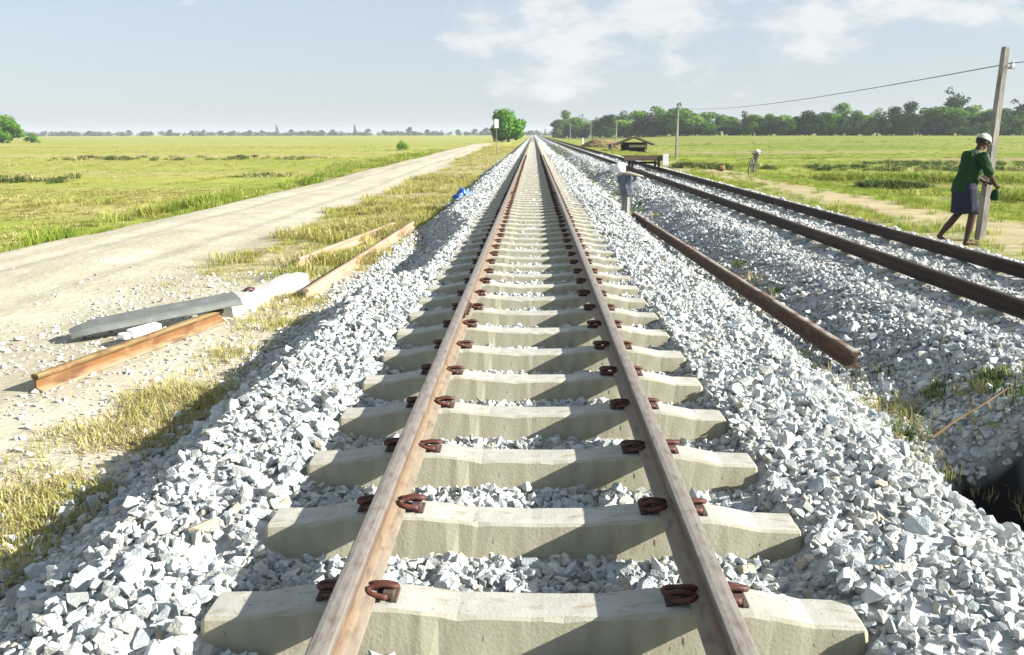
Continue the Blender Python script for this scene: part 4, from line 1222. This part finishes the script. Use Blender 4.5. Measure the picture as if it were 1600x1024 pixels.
slab([(-1.95, -1.45, 0.85), (0.0, -1.45, 1.85), (0.0, 1.45, 1.85), (-1.95, 1.45, 0.85)], 0.20).build('roof', M['thatch'], hut)
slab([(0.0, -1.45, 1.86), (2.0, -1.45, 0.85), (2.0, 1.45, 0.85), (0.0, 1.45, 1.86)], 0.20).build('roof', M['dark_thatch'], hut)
slab([(-1.3, -0.95, 0.02), (1.3, -0.95, 0.02), (1.3, 0.95, 0.02), (-1.3, 0.95, 0.02)], 0.10).build('floor', M['wood'], hut)
MB().box((0.45, -1.0, 0.78), (1.7, 0.04, 0.34)).build('wall_mat', M['palewood'], hut)
MB().box((0, 0.92, 0.65), (2.5, 0.04, 1.2)).build('wall_mat', M['dark_thatch'], hut)
MB().box((1.22, 0, 0.55), (0.04, 1.7, 1.0)).build('wall_mat', M['dark_thatch'], hut)
MB().box((-1.22, 0, 0.7), (0.04, 1.8, 0.9)).build('wall_mat', M['straw'], hut)
mx_, my_ = at_px(944, 118), 118
bm = bmesh.new(); bmesh.ops.create_icosphere(bm, subdivisions=5, radius=1)
for v in bm.verts:
    c = v.co
    k = 1 + 0.25 * (float(fbm(np.array(c.x * 3 + 5), np.array(c.y * 3 + c.z * 2), 7)) - 0.5) + random.uniform(-0.03, 0.03)
    c.x *= 3.2 * k; c.y *= 1.6 * k; c.z = max(c.z * 1.15 * k * (1 - 0.12 * math.sin(c.x * 1.5)), -0.2)
me = bpy.data.meshes.new('straw_mound'); bm.to_mesh(me); bm.free()
tag(link_mesh('straw_mound', me, M['straw'], None, (mx_, my_, gz1(mx_, my_))), 'long low brown straw mound beside the second track before the hut', 'mound')
hut.scale = (1.05, 1.0, 0.8)
dx, dy = at_px(954, 100), 100
dr = tag(empty('oil_drum', (dx, dy, gz1(dx, dy))), 'small dark drum standing between straw mound and thatched hut', 'drum')
MB().tube([(0, 0, 0), (0, 0, 0.28), (0, 0, 0.30), (0, 0, 0.32), (0, 0, 0.6)], [0.22, 0.22, 0.235, 0.22, 0.22], 14).build('body', M['blackpaint'], dr)
MB().tube([(0, 0, 0.6), (0, 0, 0.63)], [0.235, 0.235], 14).build('rim', M['iron'], dr)

# ------------------------------------------------------------------ push trolley on the second track
ty_ = 33.6
tz = SEAT_Z - 0.028 + 0.006 + 0.1315
tl = tag(empty('push_trolley', (TX2, ty_, tz)), 'flat wooden push trolley standing on the dark rails of the second track', 'trolley')
for i in range(7):
    MB().box((-0.72 + i * 0.24, 0, 0.40), (0.225, 1.5, 0.04)).build('plank', M['wood'], tl, bevel=0.004)
for s in (-1, 1):
    MB().box((s * 0.48, 0, 0.32), (0.09, 1.5, 0.11)).build('frame_beam', M['wood'], tl, bevel=0.004)
MB().box((0, -0.78, 0.36), (1.72, 0.05, 0.20)).build('end_board', M['wood'], tl, bevel=0.004)
MB().box((0.72, -0.83, 0.30), (0.22, 0.05, 0.42)).build('end_panel', M['sack'], tl, bevel=0.006)
for y in (-0.5, 0.5):
    MB().tube([(-0.56, y, 0.16), (0.56, y, 0.16)], 0.025, 8).build('axle', M['iron'], tl)
    for s in (-1, 1):
        w = MB().tube([(s * 0.555, y, 0.162), (s * 0.50, y, 0.162), (s * 0.498, y, 0.162), (s * 0.485, y, 0.162)], [0.158, 0.160, 0.185, 0.185], 20)
        w.build('wheel', M['iron'], tl)


def sack(loc, sz, rz, label):
    bm = bmesh.new(); bmesh.ops.create_icosphere(bm, subdivisions=3, radius=1)
    for v in bm.verts:
        c = v.co; k = 1 + 0.12 * math.sin(6 * c.x + loc[0] * 5) * math.cos(5 * c.y) + random.uniform(-0.02, 0.02)
        f = lambda t: math.copysign(abs(t) ** 0.7, t)
        v.co = Vector((f(c.x) * sz[0] * k, f(c.y) * sz[1] * k, f(c.z) * sz[2] * k))
    me = bpy.data.meshes.new('sack'); bm.to_mesh(me); bm.free()
    me.polygons.foreach_set('use_smooth', [True] * len(me.polygons))
    tag(link_mesh('sack', me, M['sack'], None, loc, (0, 0, rz)), label, 'sack')


sack((3.30, 32.2, bz1(3.3, 32.2) + 0.20), (0.20, 0.18, 0.22), 0.3, 'full white sack standing on the stones beside the push trolley')
sack((3.12, 32.9, bz1(3.12, 32.9) + 0.15), (0.16, 0.16, 0.17), -0.4, 'smaller white sack slumped behind the full one by the trolley')

# ------------------------------------------------------------------ bicycle and bundle by the path
bx_, by_ = 10.0, 39.0
bk = tag(empty('bicycle', (bx_, by_, gz1(bx_, by_)), R(62)), 'parked black bicycle with a white bag on the grass by the footpath', 'bicycle')
bk.rotation_euler = (R(6), 0, R(64))


def ring(c, r, t, n=28, k=6):
    pts = [(c[0] + r * math.cos(2 * math.pi * i / n), c[1], c[2] + r * math.sin(2 * math.pi * i / n)) for i in range(n + 1)]
    return MB().tube(pts, t, k, cap=False)


for cx in (-0.52, 0.52):
    ty0 = ring((cx, 0, 0.35), 0.33, 0.024).build('wheel', M['rubber'], bk, smooth=True)
    ring((cx, 0, 0.35), 0.30, 0.012).build('rim', M['steel'], ty0, smooth=True)
    sp = MB()
    for i in range(12):
        a = math.pi * 2 * i / 12
        sp.tube([(cx, 0, 0.35), (cx + 0.3 * math.cos(a), 0, 0.35 + 0.3 * math.sin(a))], 0.003, 4)
    sp.build('spokes', M['steel'], ty0)
fr = MB()
A, B_, C_, D_ = (-0.52, 0, 0.35), (-0.10, 0, 0.30), (-0.20, 0, 0.80), (0.36, 0, 0.82)
for a, b in ((A, B_), (A, C_), (B_, C_), (C_, D_), (B_, D_), (D_, (0.52, 0, 0.35)), (D_, (0.33, 0, 1.0)), (C_, (-0.22, 0, 0.92))): fr.tube([a, b], 0.018, 7)
fr.build('frame', M['blackpaint'], bk, smooth=True)
MB().tube([(0.18, -0.30, 1.02), (0.30, -0.22, 1.05), (0.34, 0, 1.0), (0.30, 0.22, 1.05), (0.18, 0.30, 1.02)], 0.014, 7).build('handlebar', M['steel'], bk, smooth=True)
MB().tube([(-0.38, 0, 0.95), (-0.28, 0, 0.965), (-0.15, 0, 0.955), (-0.06, 0, 0.95)], [(0.02, 0.06), (0.03, 0.09), (0.025, 0.05), (0.015, 0.02)], 10).build('saddle', M['blackpaint'], bk, smooth=True)
MB().box((-0.55, 0, 0.76), (0.40, 0.14, 0.03)).build('carrier', M['iron'], bk)
MB().tube([(-0.10, -0.02, 0.30), (-0.10, 0.02, 0.30)], 0.09, 16).build('chainring', M['iron'], bk)
for s in (-1, 1):
    MB().box((-0.10 + s * 0.12, s * 0.09, 0.30 + s * 0.10), (0.09, 0.09, 0.025)).build('pedal', M['rubber'], bk)
MB().tube([(0.42, 0, 0.68), (0.44, 0, 0.95)], [(0.10, 0.13), (0.14, 0.18)], 8).build('basket', M['wood'], bk)
bg_ = MB().ellipsoid((0, 0, 0), (0.13, 0.16, 0.12), 12, 8)
bgo = bg_.build('bag', M['sack'], None, smooth=True)
bgo.location = bk.matrix_basis @ Vector((0.44, 0, 1.02)); bgo.rotation_euler = (0, 0.2, R(64))
tag(bgo, 'white bag sitting in the basket of the parked bicycle', 'bag')
xx, yy = at_px(1130, 41), 41.0
bd = MB().ellipsoid((0, 0, 0.12), (0.20, 0.15, 0.15), 14, 9).ellipsoid((0.10, 0.05, 0.24), (0.07, 0.06, 0.10), 10, 7).ellipsoid((-0.16, 0, 0.10), (0.12, 0.10, 0.10), 10, 7)
tag(bd.build('cloth_bundle', M['sacking'], smooth=True, loc=(xx, yy, gz1(xx, yy) + 0.05)), 'brown cloth bundle on the ground near the parked bicycle', 'bundle')

# ------------------------------------------------------------------ people
def remeshed(mb, name, m, parent, voxel, smooth_it=4):
    o = mb.build(name, m, parent)
    md = o.modifiers.new('join', 'REMESH'); md.mode = 'VOXEL'; md.voxel_size = voxel; md.use_smooth_shade = True
    sm = o.modifiers.new('soften', 'SMOOTH'); sm.iterations = smooth_it; sm.factor = 0.5
    return o


def limb(mb, pts, rad, n=12):
    mb.tube(pts, rad, n)
    for p, r in zip(pts, rad):
        r = max(r) if isinstance(r, tuple) else r
        mb.ellipsoid(p, (r * 0.97,) * 3, 10, 8)


def hand(mb, wrist, direc, curl, side, s=1.0):
    """palm, four fingers of different lengths and a thumb from the side of the palm"""
    w = Vector(wrist); d = Vector(direc).normalized(); c = Vector(curl); c = (c - d * c.dot(d)).normalized(); sd = d.cross(c) * side
    palm = w + d * 0.05 * s
    mb.tube([w, w + d * 0.03 * s, w + d * 0.085 * s], [(0.02 * s, 0.026 * s), (0.018 * s, 0.038 * s), (0.015 * s, 0.040 * s)], 10)
    for i, ln in enumerate((0.068, 0.078, 0.072, 0.056)):
        b = w + d * 0.08 * s + sd * (0.030 - 0.0195 * i) * s
        k1 = b + (d * 0.85 + c * 0.5).normalized() * ln * 0.45 * s
        k2 = k1 + (d * 0.45 + c * 0.9).normalized() * ln * 0.32 * s
        k3 = k2 + (d * 0.0 + c * 1.0).normalized() * ln * 0.25 * s
        limb(mb, [b, k1, k2, k3], [0.0095 * s, 0.009 * s, 0.0085 * s, 0.007 * s], 7)
    t0 = w + d * 0.025 * s + sd * 0.034 * s
    limb(mb, [t0, t0 + (d * 0.7 + sd * 0.6 + c * 0.3).normalized() * 0.035 * s, t0 + (d * 0.9 + sd * 0.35 + c * 0.6).normalized() * 0.06 * s], [0.013 * s, 0.0105 * s, 0.008 * s], 7)


def head(mb, c, fwd, up, s=1.0):
    """skull, jaw, nose, brow, lips and ears"""
    f = Vector(fwd).normalized(); u = Vector(up); u = (u - f * u.dot(f)).normalized(); sd = u.cross(f)
    c = Vector(c)
    m = Matrix((f, sd, u)).transposed()
    e = m.to_euler()
    mb.ellipsoid(c + u * 0.02 * s, (0.098 * s, 0.075 * s, 0.10 * s), 16, 12, e)
    mb.ellipsoid(c + f * 0.028 * s - u * 0.055 * s, (0.066 * s, 0.054 * s, 0.068 * s), 14, 10, e)
    mb.tube([c + f * 0.088 * s + u * 0.012 * s, c + f * 0.112 * s - u * 0.028 * s, c + f * 0.085 * s - u * 0.034 * s], [0.008 * s, 0.014 * s, 0.008 * s], 7)
    mb.ellipsoid(c + f * 0.082 * s + u * 0.022 * s, (0.016 * s, 0.05 * s, 0.010 * s), 10, 6, e)
    mb.ellipsoid(c + f * 0.088 * s - u * 0.062 * s, (0.010 * s, 0.024 * s, 0.009 * s), 10, 6, e)
    for k in (-1, 1):
        mb.ellipsoid(c + sd * k * 0.078 * s - f * 0.005 * s - u * 0.008 * s, (0.018 * s, 0.009 * s, 0.032 * s), 8, 6, e)
    return f, u, sd


def eyes(parent, c, f, u, sd, s=1.0):
    for k in (-1, 1):
        MB().ellipsoid(Vector(c) + f * 0.083 * s + sd * k * 0.030 * s + u * 0.004 * s, (0.010 * s, 0.012 * s, 0.008 * s), 8, 6).build('eye', M['hair'], parent, smooth=True)


def man_walking():
    x, y = 7.12, 14.05
    z = max(gz1(x, y), bz1(x, y) if x < 7.2 else -9)
    P = tag(empty('person', (x, y, z), R(14)), 'walking man in green shirt, dark knee-length wrap and pale cap touching the pole', 'person')
    b = MB()
    hip_r, hip_l = (0.0, -0.09, 0.90), (-0.01, 0.09, 0.90)
    limb(b, [hip_r, (0.10, -0.09, 0.50), (0.075, -0.09, 0.30), (0.045, -0.09, 0.085)], [0.085, 0.056, 0.052, 0.036])
    limb(b, [(0.035, -0.09, 0.045), (0.12, -0.095, 0.04), (0.22, -0.10, 0.026)], [(0.040, 0.036), (0.032, 0.042), (0.018, 0.042)])
    for k in range(5): limb(b, [(0.20, -0.125 + k * 0.014, 0.022), (0.255 - 0.008 * (4 - k), -0.135 + k * 0.016, 0.016)], [0.012, 0.010], 6)
    limb(b, [hip_l, (0.02, 0.10, 0.49), (-0.12, 0.10, 0.32), (-0.25, 0.10, 0.165)], [0.085, 0.056, 0.052, 0.036])
    limb(b, [(-0.27, 0.10, 0.13), (-0.20, 0.10, 0.075), (-0.13, 0.10, 0.028)], [(0.038, 0.036), (0.032, 0.042), (0.018, 0.042)])
    for k in range(5): limb(b, [(-0.15, 0.072 + k * 0.014, 0.026), (-0.095, 0.065 + k * 0.016, 0.016)], [0.012, 0.010], 6)
    b.tube([(0, 0, 0.84), (0.0, 0, 0.95), (0.04, 0, 1.12), (0.09, 0, 1.30), (0.12, 0, 1.40), (0.14, 0, 1.45)], [(0.11, 0.15), (0.11, 0.15), (0.10, 0.135), (0.11, 0.165), (0.085, 0.14), (0.05, 0.07)], 16)
    limb(b, [(0.13, 0, 1.42), (0.165, 0, 1.52)], [0.056, 0.05])
    f, u, sd = head(b, (0.195, -0.005, 1.585), (0.90, 0.05, -0.38), (0.38, 0, 0.92))
    limb(b, [(0.11, -0.175, 1.375), (0.17, -0.225, 1.12), (0.375, -0.16, 0.93)], [0.056, 0.043, 0.028])
    hand(b, (0.375, -0.16, 0.93), (0.85, 0.3, -0.35), (0.2, 0.8, -0.2), -1)
    limb(b, [(0.11, 0.175, 1.375), (0.20, 0.21, 1.12), (0.40, 0.12, 0.985)], [0.056, 0.043, 0.028])
    hand(b, (0.40, 0.12, 0.985), (0.9, -0.1, -0.2), (0.2, -0.8, -0.2), 1)
    P.scale = (1.12, 1.12, 1.06)
    body = remeshed(b, 'body', M['skin'], P, 0.007, 3)
    eyes(P, (0.195, -0.005, 1.585), f, u, sd)
    # shirt
    s = MB()
    s.tube([(-0.02, 0, 0.83), (-0.01, 0, 0.95), (0.035, 0, 1.12), (0.085, 0, 1.30), (0.115, 0, 1.395), (0.135, 0, 1.45)], [(0.150, 0.185), (0.145, 0.18), (0.132, 0.165), (0.138, 0.19), (0.105, 0.165), (0.062, 0.075)], 20)
    for k in (-1, 1):
        e = (0.165, -0.222, 1.14) if k < 0 else (0.195, 0.208, 1.14)
        limb(s, [(0.105, k * 0.165, 1.375), ((0.105 + e[0]) / 2, (k * 0.165 + e[1]) / 2, 1.26), e], [0.074, 0.072, 0.068])
    so = remeshed(s, 'shirt', M['shirt_green'], P, 0.010, 3)
    tx = bpy.data.textures.new('folds', 'CLOUDS'); tx.noise_scale = 0.09; tx.noise_depth = 2
    dm = so.modifiers.new('folds', 'DISPLACE'); dm.texture = tx; dm.strength = 0.055; dm.mid_level = 0.5
    w = MB()
    rings = []
    for z_, cx, a, bb in ((0.97, -0.01, 0.135, 0.165), (0.86, -0.01, 0.150, 0.18), (0.72, 0.01, 0.160, 0.18), (0.60, 0.025, 0.175, 0.178), (0.50, 0.03, 0.185, 0.175)):
        ring_ = []
        for k in range(28):
            t = 2 * math.pi * k / 28; q = 1 + 0.085 * math.sin(7 * t + z_ * 3) * (1 - z_) * 1.8 + 0.03 * math.sin(13 * t)
            ring_.append((cx + a * q * math.cos(t), bb * q * math.sin(t), z_ + 0.012 * math.sin(3 * t) * (z_ < 0.55)))
        rings.append(ring_)
    vs = [p for rg in rings for p in rg]
    fs = [(i * 28 + k, i * 28 + (k + 1) % 28, (i + 1) * 28 + (k + 1) % 28, (i + 1) * 28 + k) for i in range(4) for k in range(28)]
    wo_ = w.add(vs, fs).build('wrap_skirt', M['indigo'], P, smooth=True)
    sl = wo_.modifiers.new('thick', 'SOLIDIFY'); sl.thickness = 0.008
    # cap with peak, hair below
    c = Vector((0.195, -0.005, 1.585))
    m3 = Matrix((f, sd, u)).transposed()
    hm = MB().ellipsoid(c + u * 0.018 - f * 0.012, (0.100, 0.082, 0.098), 16, 10, m3.to_euler())
    hm.v = [v for v in hm.v]
    h = hm.build('hair', M['hair'], P, smooth=True)
    bm = bmesh.new(); bm.from_mesh(h.data)
    bmesh.ops.delete(bm, geom=[v for v in bm.verts if (v.co - c).dot(f) > 0.045 or (v.co - c).dot(u) < -0.055], context='VERTS'); bm.to_mesh(h.data); bm.free()
    cp = MB().ellipsoid(c + u * 0.030, (0.116, 0.094, 0.105), 18, 12, m3.to_euler())
    ob = cp.build('cap', M['cap'], P, smooth=True)
    bm = bmesh.new(); bm.from_mesh(ob.data)
    bmesh.ops.delete(bm, geom=[v for v in bm.verts if (v.co - c).dot(u) < 0.020], context='VERTS'); bm.to_mesh(ob.data); bm.free()
    pk = MB()
    pts = []
    for k in range(9):
        t = -1.2 + 2.4 * k / 8
        pts.append((c + u * 0.033 + f * 0.100 * math.cos(t) + sd * 0.085 * math.sin(t), c + u * 0.018 + f * (0.10 + 0.075 * math.cos(t * 0.9)) * math.cos(t * 0.75) + sd * 0.088 * math.sin(t)))
    vs = [p for q in pts for p in q]
    pk.add(vs, [(2 * k, 2 * k + 1, 2 * k + 3, 2 * k + 2) for k in range(8)])
    pko = pk.build('cap_peak', M['cap'], P, smooth=True)
    sl = pko.modifiers.new('thick', 'SOLIDIFY'); sl.thickness = 0.006
    # cloth shoulder bag hanging from the forward hand
    bg = MB().tube([(0.36, -0.17, 0.70), (0.365, -0.17, 0.74), (0.37, -0.17, 0.83), (0.375, -0.17, 0.87)], [(0.05, 0.03), (0.075, 0.045), (0.065, 0.04), (0.03, 0.02)], 12)
    bo = bg.build('hand_bag', M['shirt_green'], None, smooth=True)
    bo.location = P.location; bo.rotation_euler = (0, 0, R(14)); bo.scale = P.scale
    MB().tube([(0.375, -0.17, 0.86), (0.40, -0.155, 0.915), (0.415, -0.14, 0.905)], 0.006, 6).build('strap', M['shirt_green'], bo)
    tag(bo, 'small dark green bag held by the walking man in the green shirt', 'bag')


man_walking()


def draped_post():
    """short square concrete post with a jacket thrown over it"""
    x, y = 1.86, 16.9
    z = bz1(x, y)
    P = tag(empty('short_post', (x, y, z - 0.1), R(-28)), 'short square pale concrete post standing in the stones by the loose rail', 'post')
    P.scale = (0.8, 0.8, 0.92)
    MB().box((0, 0, 0.45), (0.17, 0.17, 0.95)).build('shaft', M['pole'], P, bevel=0.012)
    MB().box((0.0, 0, 0.04), (0.25, 0.25, 0.16)).build('base', M['spare'], P, bevel=0.012)
    J_ = tag(empty('cloth', (x, y, z - 0.1), R(-28)), 'worn grey-blue cloth draped over the short post beside the loose rail', 'cloth')
    b = MB()
    b.tube([(0, 0, 0.99), (0, 0, 0.97), (0, -0.01, 0.88), (0.01, -0.01, 0.74), (0.02, -0.01, 0.58), (0.03, -0.01, 0.50)], [(0.09, 0.10), (0.12, 0.22), (0.14, 0.24), (0.13, 0.19), (0.12, 0.15), (0.11, 0.12)], 26)
    for v_i, p in enumerate(b.v):
        k = math.sin(p[0] * 41 + p[2] * 9) * 0.020 + math.sin(p[0] * 23 - p[2] * 17) * 0.016
        b.v[v_i] = (p[0] * (1 + 0.10 * math.sin(p[2] * 23)), p[1] - k, p[2] + 0.035 * math.sin(p[0] * 17 + 1.0) * (p[2] < 0.6) + 0.03 * math.sin(p[0] * 13) * (p[2] > 0.9))
    remeshed(b, 'drape', M['greyblue'], J_, 0.012, 3)
    f = MB().tube([(-0.24, -0.02, 0.93), (-0.10, -0.05, 0.97), (0.08, -0.05, 0.985), (0.30, -0.02, 0.945), (0.42, 0.0, 0.93)], [(0.03, 0.05), (0.045, 0.08), (0.045, 0.08), (0.03, 0.05), (0.012, 0.03)], 10)
    f.build('fold', M['palewood'], J_, smooth=True)
    J_.scale = (0.85, 0.85, 0.92)


draped_post()

# ------------------------------------------------------------------ air
hz = MB().box((0, 1480, 9.0), (5200, 3160, 24.0)).build('haze', None)
hm = bpy.data.materials.new('haze_air'); hm.use_nodes = True
nt = hm.node_tree; nt.nodes.clear()
vo = nt.nodes.new('ShaderNodeOutputMaterial'); pv = nt.nodes.new('ShaderNodeVolumePrincipled')
pv.inputs['Color'].default_value = (0.90, 0.95, 1.0, 1); pv.inputs['Density'].default_value = 0.00025; pv.inputs['Anisotropy'].default_value = 0.1
nt.links.new(pv.outputs[0], vo.inputs['Volume'])
hz.data.materials.append(hm)
hz['kind'] = 'stuff'
tag(hz, 'thin pale haze in the air over the whole plain', 'haze')
